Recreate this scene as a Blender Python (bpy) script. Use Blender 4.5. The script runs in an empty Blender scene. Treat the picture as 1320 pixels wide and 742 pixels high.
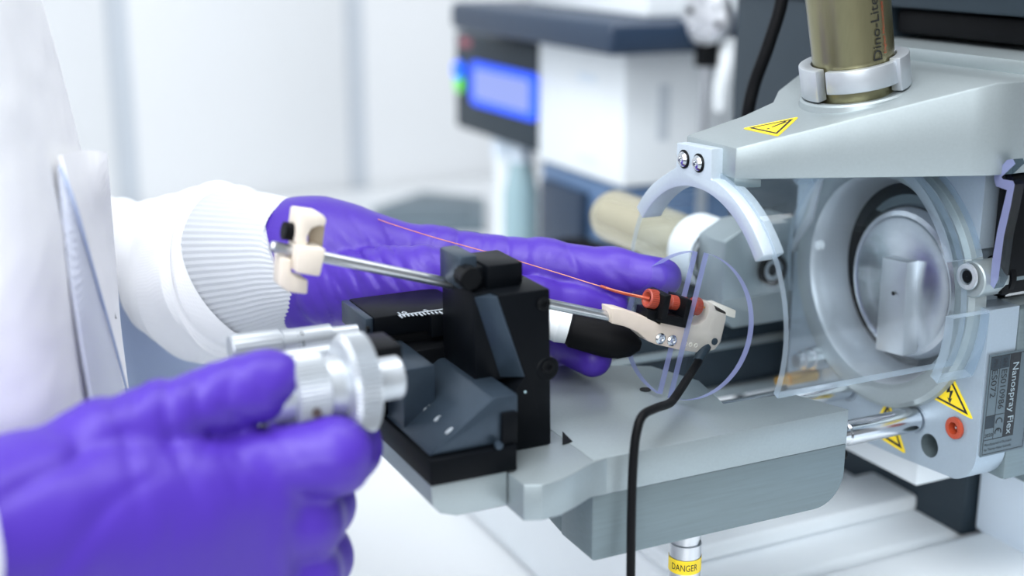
import bpy, bmesh, math, random
import numpy as np
from mathutils import Vector, Matrix

random.seed(4)
SC = bpy.context.scene
COL = SC.collection

# ------------------------------------------------------------------ camera frame (all lengths in mm)
# X = ion axis of the source (to the right), Y = away from the camera side, Z = up.
# Origin of the mm frame: centre of the round splash disc, 1.1 m above the floor.
F = 1700.0
PITCH, YAW = math.radians(15.5), math.radians(64)
HD = np.array([math.cos(YAW), math.sin(YAW), 0.0])
RT = np.array([math.sin(YAW), -math.cos(YAW), 0.0])
ZV = np.array([0, 0, 1.0])
FW = HD * math.cos(PITCH) - ZV * math.sin(PITCH)
UP = HD * math.sin(PITCH) + ZV * math.cos(PITCH)
def ray(px, py): return FW + RT * (px - 660) / F + UP * (371 - py) / F
CAM = -ray(885, 420) * 530
def D(px, py, d): return CAM + ray(px, py) * d
def pX(px, py, v): r = ray(px, py); return CAM + r * (v - CAM[0]) / r[0]
def pY(px, py, v): r = ray(px, py); return CAM + r * (v - CAM[1]) / r[1]
def pZ(px, py, v): r = ray(px, py); return CAM + r * (v - CAM[2]) / r[2]
def pPl(px, py, p0, n):
    r = ray(px, py); n = np.array(n, float); p0 = np.array(p0, float)
    return CAM + r * (np.dot(p0 - CAM, n) / np.dot(r, n))
OFF = np.array([0, 0, 1100.0])
def W(p): return Vector(((p[0] + OFF[0]) * .001, (p[1] + OFF[1]) * .001, (p[2] + OFF[2]) * .001))

cam = bpy.data.cameras.new('camera'); cob = bpy.data.objects.new('camera', cam); COL.objects.link(cob)
m = Matrix((RT, UP, -FW)).transposed().to_4x4(); m.translation = W(CAM); cob.matrix_world = m
cam.sensor_width = 36; cam.lens = F / 1320 * 36; cam.clip_start = .02; cam.clip_end = 50
cam.dof.use_dof = True; cam.dof.focus_distance = .525; cam.dof.aperture_fstop = 4.7; cam.dof.aperture_blades = 0
SC.camera = cob

# ------------------------------------------------------------------ world, lights, exposure
wd = bpy.data.worlds.new('room_light'); SC.world = wd; wd.use_nodes = True
bg = wd.node_tree.nodes['Background']; bg.inputs[0].default_value = (.90, .95, 1.0, 1); bg.inputs[1].default_value = .30
def area(name, loc, tgt, sx, sy, power, col=(1, 1, 1)):
    l = bpy.data.lights.new(name, 'AREA'); l.shape = 'RECTANGLE'; l.size = sx; l.size_y = sy; l.energy = power; l.color = col
    o = bpy.data.objects.new(name, l); COL.objects.link(o); o.location = loc
    o.rotation_euler = (Vector(tgt) - Vector(loc)).to_track_quat('-Z', 'Y').to_euler()
    return o
area('ceiling_lamp_panel_over_bench', (.55, .05, 2.62), (.55, .05, 0), 2.0, .6, 20, (.99, .993, 1))
area('ceiling_lamp_panel_by_operator', (-.75, -.25, 2.62), (-.3, .1, 1.0), 1.4, 1.2, 48, (.99, .993, 1))
area('fill_light_camera_side', (-1.5, -2.0, 2.0), (0, .2, 1.1), 1.8, 1.6, 47, (.94, .97, 1))  # unseen fill light added from the camera side to brighten coat and front faces
area('fill_light_left', (-2.5, .75, 1.75), (0, .0, 1.1), 1.8, 1.5, 20, (.92, .95, 1))  # added area light with no known window, raises the faces turned to the left
vs = SC.view_settings
SC.display_settings.display_device = 'sRGB'
vs.view_transform = 'Standard'; vs.look = 'None'; vs.exposure = 0.12; vs.gamma = 1; vs.use_curve_mapping = False

# ------------------------------------------------------------------ materials
def lin(c):
    f = lambda v: v / 12.92 if v <= .04045 else ((v + .055) / 1.055) ** 2.4
    return tuple(f(v / 255) for v in c) + (1,)
MATS = {}
def mat(name, rgb, rough=.5, metal=0.0, noise=0.0, nscale=400, bump=0.0, spec=.5, sheen=0, sss=0, coat=0, emit=None, estr=0, aniso=None):
    m = bpy.data.materials.new(name); m.use_nodes = True; nt = m.node_tree; b = nt.nodes['Principled BSDF']
    c = lin(rgb)
    b.inputs['Base Color'].default_value = c; b.inputs['Roughness'].default_value = rough; b.inputs['Metallic'].default_value = metal
    b.inputs['Specular IOR Level'].default_value = spec
    if sheen: b.inputs['Sheen Weight'].default_value = sheen
    if coat: b.inputs['Coat Weight'].default_value = coat
    if sss:
        b.inputs['Subsurface Weight'].default_value = sss; b.inputs['Subsurface Radius'].default_value = (.004, .003, .006)
    if emit: b.inputs['Emission Color'].default_value = lin(emit); b.inputs['Emission Strength'].default_value = estr
    tc = nt.nodes.new('ShaderNodeTexCoord')
    vec = tc.outputs['Object']
    if aniso:
        mp = nt.nodes.new('ShaderNodeMapping'); mp.inputs['Scale'].default_value = aniso
        nt.links.new(vec, mp.inputs['Vector']); vec = mp.outputs['Vector']
    if noise or bump:
        n = nt.nodes.new('ShaderNodeTexNoise'); n.inputs['Scale'].default_value = nscale; n.inputs['Detail'].default_value = 3
        nt.links.new(vec, n.inputs['Vector'])
    if noise:
        mx = nt.nodes.new('ShaderNodeMix'); mx.data_type = 'RGBA'
        mx.inputs['A'].default_value = tuple(v * (1 - noise) for v in c[:3]) + (1,)
        mx.inputs['B'].default_value = tuple(min(1, v * (1 + noise)) for v in c[:3]) + (1,)
        nt.links.new(n.outputs['Fac'], mx.inputs['Factor']); nt.links.new(mx.outputs['Result'], b.inputs['Base Color'])
    if bump:
        bp = nt.nodes.new('ShaderNodeBump'); bp.inputs['Strength'].default_value = bump; bp.inputs['Distance'].default_value = .0005
        nt.links.new(n.outputs['Fac'], bp.inputs['Height']); nt.links.new(bp.outputs['Normal'], b.inputs['Normal'])
    MATS[name] = m
    return m
silver = mat('bead_blasted_aluminium', (156, 166, 169), .42, .6, .06, 900, .03)
silver_l = mat('lit_blasted_aluminium', (190, 202, 212), .42, .45, .05, 900, .03)  # lighter copy of the aluminium, light from the left put into its colour
silver_b = mat('grey_blasted_aluminium', (148, 159, 163), .42, .6, .06, 900, .03)
silver_d = mat('brushed_grey_aluminium', (112, 126, 131), .45, .55, .12, 300, .04, aniso=(.15, 1, 3))
olive2 = mat('pale_champagne_metal', (186, 180, 156), .24, .7, .06, 200)
steel = mat('polished_steel', (205, 208, 212), .18, 1, .04, 200)
steel_s = mat('satin_steel', (200, 203, 207), .28, 1, .05, 300)
blackm = mat('black_anodised_metal', (9, 12, 16), .4, .0, .1, 700, .02, spec=.08)
blackm2 = mat('lit_black_anodised_metal', (52, 65, 78), .36, .5, .1, 500, .02)  # black metal with the light on its top faces mixed into the colour
blackp = mat('black_plastic', (8, 10, 13), .45, 0, .1, 300, spec=.12)
rubber = mat('black_rubber', (8, 9, 12), .55, 0, .1, 300, .05, spec=.12)
beige = mat('beige_peek_plastic', (196, 184, 172), .5, 0, .05, 300, .02, sss=.1)
beige2 = mat('pale_beige_plastic', (222, 212, 198), .5, 0, .05, 300, .02)
redp = mat('brick_red_plastic', (150, 62, 46), .45, 0, .1, 400, .04)
orange = mat('orange_red_plastic', (164, 64, 38), .4, 0, .06, 300)
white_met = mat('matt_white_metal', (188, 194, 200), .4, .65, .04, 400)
whitep = mat('white_plastic', (228, 234, 238), .5, 0, .03, 50)
whitep_b = mat('cool_white_plastic', (216, 228, 240), .5, 0, .03, 50)
slate = mat('slate_grey_panel', (30, 44, 54), .6, .0, .06, 60)
slate2 = mat('dark_blue_grey_plastic', (30, 48, 70), .45, 0, .06, 40)
olive = mat('champagne_anodised_metal', (140, 136, 106), .28, .85, .08, 300, .02, aniso=(3, 3, .2))
yellow = mat('yellow_sticker', (246, 214, 30), .45, 0, .03, 200)
inkm = mat('black_ink', (20, 22, 24), .5)
label_grey = mat('grey_type_label', (88, 102, 110), .4, .3, .05, 200)
label_dark = mat('dark_label_print', (14, 20, 26), .5)
label_txt = mat('pale_label_print', (150, 166, 174), .5)
wallm = mat('white_wall_paint', (208, 211, 214), .6, 0, .015, 4)
seamm = mat('pale_grey_seam', (178, 185, 193), .6, 0, .02, 8)
benchm = mat('white_bench_laminate', (212, 216, 219), .4, 0, .015, 10)
floorm = mat('pale_grey_vinyl', (196, 204, 210), .5, 0, .05, 12)
ceilm = mat('white_ceiling', (240, 242, 244), .7, 0, .01, 6)
screen_b = mat('blue_screen_border', (10, 70, 230), .3, emit=(10, 84, 255), estr=.75)
screen_w = mat('pale_blue_screen', (60, 70, 120), .3, emit=(160, 178, 250), estr=.62)
led_b = mat('blue_lamp', (20, 90, 240), .3, emit=(20, 100, 255), estr=.9)
led_g = mat('green_lamp', (80, 190, 70), .3, emit=(90, 200, 80), estr=.6)
teal = mat('teal_glass_bottle', (150, 178, 186), .2, 0, .05, 60)
amber = mat('amber_capillary', (206, 128, 92), .3, 0, .04, 300, spec=.7)
brass = mat('brass_fitting', (206, 160, 84), .3, .9, .05, 300)
pinkred = mat('dull_red_badge', (150, 84, 96), .5)
printw = mat('white_scale_print', (196, 206, 214), .5)
jaw_white = mat('off_white_ceramic', (224, 214, 200), .4, 0, .04, 300)

def glove_mat():
    m = mat('violet_nitrile', (70, 43, 156), .42, 0, .06, 30, .0, spec=.35)
    nt = m.node_tree; b = nt.nodes['Principled BSDF']
    tc = nt.nodes.new('ShaderNodeTexCoord')
    n1 = nt.nodes.new('ShaderNodeTexNoise'); n1.inputs['Scale'].default_value = 32; n1.inputs['Detail'].default_value = 4; n1.inputs['Distortion'].default_value = 1.2
    mp = nt.nodes.new('ShaderNodeMapping'); mp.inputs['Scale'].default_value = (1.3, .8, .55)
    n2 = nt.nodes.new('ShaderNodeTexNoise'); n2.inputs['Scale'].default_value = 900; n2.inputs['Detail'].default_value = 2
    nt.links.new(tc.outputs['Object'], mp.inputs['Vector']); nt.links.new(mp.outputs['Vector'], n1.inputs['Vector'])
    nt.links.new(tc.outputs['Object'], n2.inputs['Vector'])
    b1 = nt.nodes.new('ShaderNodeBump'); b1.inputs['Strength'].default_value = .22; b1.inputs['Distance'].default_value = .003
    b2 = nt.nodes.new('ShaderNodeBump'); b2.inputs['Strength'].default_value = .12; b2.inputs['Distance'].default_value = .0004
    nt.links.new(n1.outputs['Fac'], b1.inputs['Height']); nt.links.new(n2.outputs['Fac'], b2.inputs['Height'])
    nt.links.new(b1.outputs['Normal'], b2.inputs['Normal']); nt.links.new(b2.outputs['Normal'], b.inputs['Normal'])
    return m
glove = glove_mat()
def cloth_mat(name, rgb, scale, strength):
    m = mat(name, rgb, .75, 0, .03, 30, sheen=.15)
    nt = m.node_tree; b = nt.nodes['Principled BSDF']
    tc = nt.nodes.new('ShaderNodeTexCoord')
    ws = []
    for rot in ((.6, .2, .8), (-.5, .4, -.9)):
        mp = nt.nodes.new('ShaderNodeMapping'); mp.inputs['Rotation'].default_value = rot
        w = nt.nodes.new('ShaderNodeTexWave'); w.inputs['Scale'].default_value = scale; w.inputs['Distortion'].default_value = .6
        nt.links.new(tc.outputs['Object'], mp.inputs['Vector']); nt.links.new(mp.outputs['Vector'], w.inputs['Vector']); ws.append(w)
    mm = nt.nodes.new('ShaderNodeMath'); mm.operation = 'MULTIPLY'
    nt.links.new(ws[0].outputs['Fac'], mm.inputs[0]); nt.links.new(ws[1].outputs['Fac'], mm.inputs[1])
    nz = nt.nodes.new('ShaderNodeTexNoise'); nz.inputs['Scale'].default_value = 14; nz.inputs['Detail'].default_value = 3
    nt.links.new(tc.outputs['Object'], nz.inputs['Vector'])
    b0 = nt.nodes.new('ShaderNodeBump'); b0.inputs['Strength'].default_value = .5; b0.inputs['Distance'].default_value = .012
    nt.links.new(nz.outputs['Fac'], b0.inputs['Height'])
    bp = nt.nodes.new('ShaderNodeBump'); bp.inputs['Strength'].default_value = strength; bp.inputs['Distance'].default_value = .0004
    nt.links.new(mm.outputs[0], bp.inputs['Height']); nt.links.new(b0.outputs['Normal'], bp.inputs['Normal'])
    nt.links.new(bp.outputs['Normal'], b.inputs['Normal'])
    return m
coatm = cloth_mat('white_coat_cotton', (246, 247, 250), 300, .25)
coatm2 = cloth_mat('twill_facing_cotton', (216, 222, 236), 260, .8)
knitm = cloth_mat('white_knit', (196, 200, 206), 500, .3)
coat_shade = cloth_mat('shaded_coat_cotton', (178, 194, 224), 300, .25)  # bluish shade on the white coat, put into the cloth colour

def clear_mat(name, tint, ior=1.49, frost=0.0, fcol=(190, 196, 235)):
    m = bpy.data.materials.new(name); m.use_nodes = True; nt = m.node_tree
    for n in list(nt.nodes): nt.nodes.remove(n)
    out = nt.nodes.new('ShaderNodeOutputMaterial')
    tr = nt.nodes.new('ShaderNodeBsdfTransparent'); tr.inputs[0].default_value = tint
    gl = nt.nodes.new('ShaderNodeBsdfGlossy'); gl.inputs['Roughness'].default_value = .04
    lw = nt.nodes.new('ShaderNodeLayerWeight'); lw.inputs['Blend'].default_value = .5
    pw = nt.nodes.new('ShaderNodeMath'); pw.operation = 'POWER'; pw.inputs[1].default_value = 4.5
    fr = nt.nodes.new('ShaderNodeMath'); fr.operation = 'MULTIPLY_ADD'; fr.inputs[1].default_value = .55; fr.inputs[2].default_value = .035
    nt.links.new(lw.outputs['Facing'], pw.inputs[0]); nt.links.new(pw.outputs[0], fr.inputs[0])
    mx = nt.nodes.new('ShaderNodeMixShader')
    nt.links.new(fr.outputs[0], mx.inputs[0]); nt.links.new(tr.outputs[0], mx.inputs[1]); nt.links.new(gl.outputs[0], mx.inputs[2])
    last = mx
    if frost:
        df = nt.nodes.new('ShaderNodeBsdfTranslucent'); df.inputs[0].default_value = lin(fcol)
        d2 = nt.nodes.new('ShaderNodeBsdfDiffuse'); d2.inputs[0].default_value = lin(fcol)
        m1 = nt.nodes.new('ShaderNodeMixShader'); m1.inputs[0].default_value = .5
        nt.links.new(df.outputs[0], m1.inputs[1]); nt.links.new(d2.outputs[0], m1.inputs[2])
        m2 = nt.nodes.new('ShaderNodeMixShader'); m2.inputs[0].default_value = frost
        nt.links.new(mx.outputs[0], m2.inputs[1]); nt.links.new(m1.outputs[0], m2.inputs[2]); last = m2
    nt.links.new(last.outputs[0], out.inputs[0])
    return m
clear = clear_mat('clear_acrylic', (.93, .955, .97, 1))
clear_edge = clear_mat('frosted_acrylic_edge', (.86, .90, .97, 1), 1.45, .62, (176, 182, 232))
clear_edge2 = clear_mat('pale_acrylic_edge', (.90, .94, .97, 1), 1.45, .36, (200, 216, 230))
smoke = clear_mat('smoked_clear_acrylic', (.5, .56, .6, 1))

# ------------------------------------------------------------------ mesh helpers
ROOT = {}
def base(o):
    while o is not None:
        if o.name in ROOT: return ROOT[o.name]
        o = o.parent
    return Vector((0, 0, 0))
def frame_from(axis, up=(0, 0, 1)):
    a = np.array(axis, float); a /= np.linalg.norm(a); u = np.array(up, float)
    if abs(np.dot(a, u)) > .95: u = np.array([0, 1.0, 0])
    s = np.cross(a, u); s /= np.linalg.norm(s); t = np.cross(s, a)
    return a, s, t
class MB:
    def __init__(self): self.v = []; self.f = []
    def add(self, vs, fs):
        n = len(self.v); self.v += [tuple(map(float, p)) for p in vs]; self.f += [tuple(i + n for i in f) for f in fs]; return self
    def box(self, lo, hi):
        (a, b, c), (d, e, f) = lo, hi
        return self.add([(a, b, c), (d, b, c), (d, e, c), (a, e, c), (a, b, f), (d, b, f), (d, e, f), (a, e, f)],
                        [(0, 3, 2, 1), (4, 5, 6, 7), (0, 1, 5, 4), (1, 2, 6, 5), (2, 3, 7, 6), (3, 0, 4, 7)])
    def obox(self, c, ax, half):
        c = np.array(c, float); A = [np.array(a, float) for a in ax]; vs = []
        for k in (-1, 1):
            for i, j in ((-1, -1), (1, -1), (1, 1), (-1, 1)): vs.append(c + A[0] * half[0] * i + A[1] * half[1] * j + A[2] * half[2] * k)
        return self.add(vs, [(0, 3, 2, 1), (4, 5, 6, 7), (0, 1, 5, 4), (1, 2, 6, 5), (2, 3, 7, 6), (3, 0, 4, 7)])
    def prism(self, pts, vec):
        n = len(pts); v = np.array(vec, float); A = [np.array(p, float) for p in pts]
        return self.add(A + [p + v for p in A], [tuple(range(n))[::-1], tuple(range(n, 2 * n))] + [(i, (i + 1) % n, n + (i + 1) % n, n + i) for i in range(n)])
    def hexa(self, a, b):   # two quads
        return self.add(list(a) + list(b), [(3, 2, 1, 0), (4, 5, 6, 7)] + [(i, (i + 1) % 4, 4 + (i + 1) % 4, 4 + i) for i in range(4)])
    def lathe(self, p0, axis, prof, n=32, knurl=None, cap=True):
        a, s, t = frame_from(axis); p0 = np.array(p0, float); vs = []; fs = []
        for k, (z, r) in enumerate(prof):
            for i in range(n):
                th = 2 * math.pi * i / n; rr = r
                if knurl and knurl[0] <= k <= knurl[1] and i % 2: rr = r * knurl[2]
                vs.append(p0 + a * z + (s * math.cos(th) + t * math.sin(th)) * rr)
        for k in range(len(prof) - 1):
            for i in range(n): j = (i + 1) % n; fs.append((k * n + i, k * n + j, (k + 1) * n + j, (k + 1) * n + i))
        if cap:
            fs.append(tuple(range(n))[::-1]); fs.append(tuple(range((len(prof) - 1) * n, len(prof) * n)))
        return self.add(vs, fs)
    def cyl(self, a, b, r, n=24, r2=None):
        a = np.array(a, float); b = np.array(b, float); L = np.linalg.norm(b - a)
        return self.lathe(a, b - a, [(0, r), (L, r if r2 is None else r2)], n)
    def tube(self, pts, r, n=10):
        P = [np.array(p, float) for p in pts]; R = r if isinstance(r, (list, tuple)) else [r] * len(P)
        vs = []; fs = []; up = None
        for k, p in enumerate(P):
            d = P[min(k + 1, len(P) - 1)] - P[max(k - 1, 0)]; d /= np.linalg.norm(d)
            if up is None: _, s, t = frame_from(d)
            else:
                t = up - d * np.dot(up, d); t /= np.linalg.norm(t); s = np.cross(d, t)
            up = t
            for i in range(n):
                th = 2 * math.pi * i / n; vs.append(p + (s * math.cos(th) + t * math.sin(th)) * R[k])
        for k in range(len(P) - 1):
            for i in range(n): j = (i + 1) % n; fs.append((k * n + i, k * n + j, (k + 1) * n + j, (k + 1) * n + i))
        fs.append(tuple(range(n))[::-1]); fs.append(tuple(range((len(P) - 1) * n, len(P) * n)))
        return self.add(vs, fs)
    def holed(self, outer, holes, vec):     # planar polygon with holes, extruded
        bm = bmesh.new(); v = np.array(vec, float); loops = [outer] + holes; es = []
        for lp in loops:
            bv = [bm.verts.new(tuple(p)) for p in lp]
            es += [bm.edges.new((bv[i], bv[(i + 1) % len(bv)])) for i in range(len(bv))]
        bmesh.ops.triangle_fill(bm, edges=es, use_beauty=True, use_dissolve=False)
        bm.verts.index_update(); bm.verts.ensure_lookup_table()
        vs = [np.array(x.co) for x in bm.verts]; tris = [tuple(x.index for x in f.verts) for f in bm.faces]; n = len(vs); bm.free()
        fs = [t[::-1] for t in tris] + [tuple(i + n for i in t) for t in tris]; o = 0
        for lp in loops:
            L = len(lp); fs += [(o + i, o + (i + 1) % L, n + o + (i + 1) % L, n + o + i) for i in range(L)]; o += L
        return self.add(vs + [p + v for p in vs], fs)
    def build(self, name, mt, parent=None, bevel=0.0, seg=2, ang=32, recalc=True):
        off = base(parent)
        me = bpy.data.meshes.new(name); bm = bmesh.new()
        bv = [bm.verts.new(W(p) - off) for p in self.v]
        for f in self.f:
            try: bm.faces.new([bv[i] for i in f])
            except ValueError: pass
        if recalc: bmesh.ops.recalc_face_normals(bm, faces=bm.faces)
        if bevel:
            ed = [e for e in bm.edges if len(e.link_faces) == 2 and e.calc_face_angle(0) > math.radians(ang)]
            bmesh.ops.bevel(bm, geom=ed, offset=bevel * .001, segments=seg, affect='EDGES', profile=.5, clamp_overlap=True)
        bm.to_mesh(me); bm.free()
        ms = mt if isinstance(mt, (list, tuple)) else [mt]
        for x in ms: me.materials.append(x)
        me.polygons.foreach_set('use_smooth', [True] * len(me.polygons))
        try: me.set_sharp_from_angle(angle=math.radians(26))
        except Exception: pass
        o = bpy.data.objects.new(name, me); COL.objects.link(o)
        if parent: o.parent = parent
        return o
def thing(name, label, cat, p, group=None):
    o = bpy.data.objects.new(name, None); COL.objects.link(o); o.location = W(p); o.empty_display_size = .02
    ROOT[o.name] = o.location.copy(); o['label'] = label; o['category'] = cat
    if group: o['group'] = group
    return o
def tag(o, label, cat, group=None):
    o['label'] = label; o['category'] = cat
    if group: o['group'] = group
    return o
def struct(o): o['kind'] = 'structure'; return o
def circ(c, r, n, f, a0=0, a1=None):   # points of a circle in frame f = (u, v)
    u, v = np.array(f[0], float), np.array(f[1], float); c = np.array(c, float); out = []
    if a1 is None: rng = [a0 + 2 * math.pi * i / n for i in range(n)]
    else: rng = [a0 + (a1 - a0) * i / (n - 1) for i in range(n)]
    return [c + u * math.cos(t) * r + v * math.sin(t) * r for t in rng]
def bez(pts, n=8):     # Catmull-Rom through points
    P = [np.array(p, float) for p in pts]; P = [2 * P[0] - P[1]] + P + [2 * P[-1] - P[-2]]; out = []
    for i in range(1, len(P) - 2):
        for k in range(n):
            t = k / n; a, b, c, d = P[i - 1:i + 3]
            out.append(.5 * ((2 * b) + (c - a) * t + (2 * a - 5 * b + 4 * c - d) * t * t + (3 * b - a - 3 * c + d) * t ** 3))
    return out + [P[-2]]
def text_verts(s, size, spacing=1.0):
    cu = bpy.data.curves.new('lettering_source', 'FONT'); cu.body = s; cu.size = 1; cu.space_character = spacing; cu.resolution_u = 3
    o = bpy.data.objects.new('lettering_source', cu); COL.objects.link(o)
    bpy.context.view_layer.update()
    me = bpy.data.meshes.new_from_object(o.evaluated_get(bpy.context.evaluated_depsgraph_get()))
    v = [(x.co.x * size, x.co.y * size) for x in me.vertices]; f = [tuple(p.vertices) for p in me.polygons]
    bpy.data.objects.remove(o); bpy.data.meshes.remove(me); bpy.data.curves.remove(cu)
    x0, x1 = min(a for a, b in v), max(a for a, b in v); y0, y1 = min(b for a, b in v), max(b for a, b in v)
    return [(a - (x0 + x1) / 2, b - (y0 + y1) / 2) for a, b in v], f, x1 - x0, y1 - y0
def text_flat(name, s, size, c, u, v, mt, parent, width=None, spacing=1.0, bold=0):
    tv, tf, w, h = text_verts(s, size, spacing); k = (width / w) if width else 1
    c, u, v = (np.array(q, float) for q in (c, u, v)); mb = MB()
    mb.add([c + u * a * k + v * b for a, b in tv], tf)
    return mb.build(name, mt, parent, recalc=False)

# ------------------------------------------------------------------ SDF blobs -> surface nets (gloves, coat)
def smin(a, b, k):
    h = np.clip(.5 + .5 * (b - a) / k, 0, 1); return b * (1 - h) + a * h - k * h * (1 - h)
def capsule(P, a, b, ra, rb):
    ab = b - a; t = np.clip(((P - a) @ ab) / (ab @ ab), 0, 1); q = P - a - t[..., None] * ab
    return np.sqrt((q * q).sum(-1)) - (ra + (rb - ra) * t)
def surface_nets(V, org, h):
    nx, ny, nz = V.shape; S = V < 0
    corners = [(i, j, k) for i in (0, 1) for j in (0, 1) for k in (0, 1)]
    sh = (nx - 1, ny - 1, nz - 1); cnt = np.zeros(sh); acc = np.zeros(sh + (3,))
    def sub(A, c): return A[c[0]:c[0] + sh[0], c[1]:c[1] + sh[1], c[2]:c[2] + sh[2]]
    for a in corners:
        for ax in range(3):
            if a[ax]: continue
            b = list(a); b[ax] = 1
            va, vb = sub(V, a), sub(V, b); cr = (va < 0) != (vb < 0)
            t = np.where(cr, va / np.where(cr, va - vb, 1), 0)
            p = np.zeros(sh + (3,)) + np.array(a, float); p[..., ax] += t
            acc += p * cr[..., None]; cnt += cr
    act = cnt > 0; idx = -np.ones(sh, int); idx[act] = np.arange(act.sum())
    I = np.argwhere(act); verts = (I + acc[act] / cnt[act][:, None]) * h + org
    faces = []
    for ax in range(3):
        u, v = (ax + 1) % 3, (ax + 2) % 3
        sl0 = [slice(None)] * 3; sl1 = [slice(None)] * 3; sl0[ax] = slice(0, -1); sl1[ax] = slice(1, None)
        s0, s1 = S[tuple(sl0)], S[tuple(sl1)]
        E_ = np.argwhere(s0 != s1)
        ok = (E_[:, u] > 0) & (E_[:, v] > 0) & (E_[:, u] < sh[u]) & (E_[:, v] < sh[v]) & (E_[:, ax] < sh[ax]); E_ = E_[ok]
        def g(du, dv):
            q = E_.copy(); q[:, u] -= du; q[:, v] -= dv; return idx[q[:, 0], q[:, 1], q[:, 2]]
        q = np.stack([g(0, 0), g(1, 0), g(1, 1), g(0, 1)], 1)
        flip = s0[tuple(E_.T)]; q[~flip] = q[~flip][:, ::-1]
        faces.append(q)
    return verts, np.concatenate(faces)
def sdf_mesh(name, groups, mt, parent, h=1.4, kout=3.0, wr=(), pad=8, smooth=2, cuts=()):
    """groups: list of (k, [(a, b, ra, rb), ...]) in mm"""
    pts = [(np.minimum(a - ra, b - rb), np.maximum(a + ra, b + rb)) for k, g in groups for a, b, ra, rb in g]
    lo = np.min([p[0] for p in pts], 0) - pad; hi = np.max([p[1] for p in pts], 0) + pad
    n = np.ceil((hi - lo) / h).astype(int) + 1
    G = np.stack(np.meshgrid(*[lo[i] + h * np.arange(n[i]) for i in range(3)], indexing='ij'), -1)
    V = None
    for k, g in groups:
        gd = None
        for c in g:
            d = capsule(G, *c); gd = d if gd is None else smin(gd, d, k)
        V = gd if V is None else smin(V, gd, kout)
    for c, dr, lam, amp, rho in wr:
        c = np.array(c, float); dr = np.array(dr, float); dr /= np.linalg.norm(dr); q = G - c
        s = q @ dr; warp = .7 * np.sin(q[..., 0] * .07 + q[..., 2] * .13) + .4 * np.sin(q[..., 1] * .16 - q[..., 2] * .08)
        V = V + amp * (1 - np.abs(np.sin(math.pi * s / lam + warp))) ** 2 * np.exp(-(q * q).sum(-1) / rho ** 2)
    for p0, nrm in cuts:
        V = np.maximum(V, (G - np.array(p0)) @ np.array(nrm, float))
    vs, fs = surface_nets(V, lo, h)
    mb = MB(); mb.v = [tuple(v) for v in vs]; mb.f = [tuple(int(i) for i in f) for f in fs]
    o = mb.build(name, mt, parent, recalc=False)
    me = o.data; me.polygons.foreach_set('use_smooth', [True] * len(me.polygons))
    if 'sharp_edge' in me.attributes: me.attributes.remove(me.attributes['sharp_edge'])
    bm = bmesh.new(); bm.from_mesh(me)
    for _ in range(smooth): bmesh.ops.smooth_vert(bm, verts=bm.verts, factor=.5, use_axis_x=True, use_axis_y=True, use_axis_z=True)
    bmesh.ops.recalc_face_normals(bm, faces=bm.faces)
    bm.to_mesh(me); bm.free()
    return o
def cp(a, b):      # capsule from two (px, py, depth, radius px)
    (x, y, d, r), (x2, y2, d2, r2) = a, b
    return (D(x, y, d), D(x2, y2, d2), r * d / F, r2 * d2 / F)
def chain(*n): return [cp(n[i], n[i + 1]) for i in range(len(n) - 1)]

AX = np.array([0, 5.0, 6.0])      # a point of the ion axis (runs along X)
EX, EY, EZ = np.eye(3)

# =================================================================== THE ROOM
struct(MB().box((-2600, -2400, -1120), (2600, 1320, -1100)).build('floor', floorm))
wp = struct(MB().box((-2600, 1306, -1100), (2600, 1330, 1500)).build('wall_back', wallm))
wx = [-2560, -1890, -1250, -630, 5, 317, 950, 1580, 2200, 2590]
for a, b in zip(wx[:-1], wx[1:]):
    MB().box((a + 14, 1294, -1098), (b - 14, 1306, 1498)).build('panel', wallm, wp, .8)
for x in wx[1:-1]: MB().box((x - 14, 1298, -1098), (x + 14, 1306.5, 1498)).build('seam_strip', seamm, wp)
struct(MB().box((-2600, -2400, 1580), (2600, 1320, 1600)).build('ceiling', ceilm))
struct(MB().box((2600, -2400, -1100), (2620, 1320, 1580)).build('wall_right', wallm))

bench = thing('lab_bench', 'long white laminate bench carrying all the instruments', 'bench', (400, 500, -1100))
MB().box((-185, -700, -230), (1500, 1285, -200)).build('worktop', benchm, bench, 3)
for x in (-100, 1400):
    for y in (-600, 1200): MB().box((x - 25, y - 25, -1100), (x + 25, y + 25, -230)).build('leg', white_met, bench, 2)
MB().box((-60, 1150, -1000), (1360, 1180, -960)).build('crossbar', white_met, bench, 2)

# =================================================================== ION SOURCE HOUSING
src = thing('ion_source_housing', 'silver machined ion source with round opening, sloping top arm and warning stickers', 'ion source', (150, 5, -95))
def yz(x, pts): return [np.array([x, a, b]) for a, b in pts]
def arc2(cy, cz, r, a0, a1, n=8): return [(cy + r * math.cos(math.radians(a0 + (a1 - a0) * i / n)), cz + r * math.sin(math.radians(a0 + (a1 - a0) * i / n))) for i in range(n + 1)]
outl = [(-48, 62), (-48, 31), (-45, 31), (-45, 8), (-57, 8), (-57.5, -54)] + arc2(-43, -54, 14.5, 180, 255) + [(-15, -70.5), (40, -73)] + arc2(52, -58, 15, 270, 360) + [(67, 40), (60, 62)]
hole = circ((105, 5, 6), 45, 64, (EY, EZ))
h1 = [p for p in circ((105, *pX(1198, 574, 105)[1:]), 5.2, 24, (EY, EZ))]
h2 = [p for p in circ((105, *pX(1232, 551, 105)[1:]), 4.6, 24, (EY, EZ))]
MB().holed(yz(105, outl), [hole, h1, h2], (16, 0, 0)).build('face_plate', mat('bluish_lit_aluminium', (160, 174, 186), .42, .45, .05, 900, .03), src)  # plate metal tinted paler and bluer in place of the light reaching it
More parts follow.
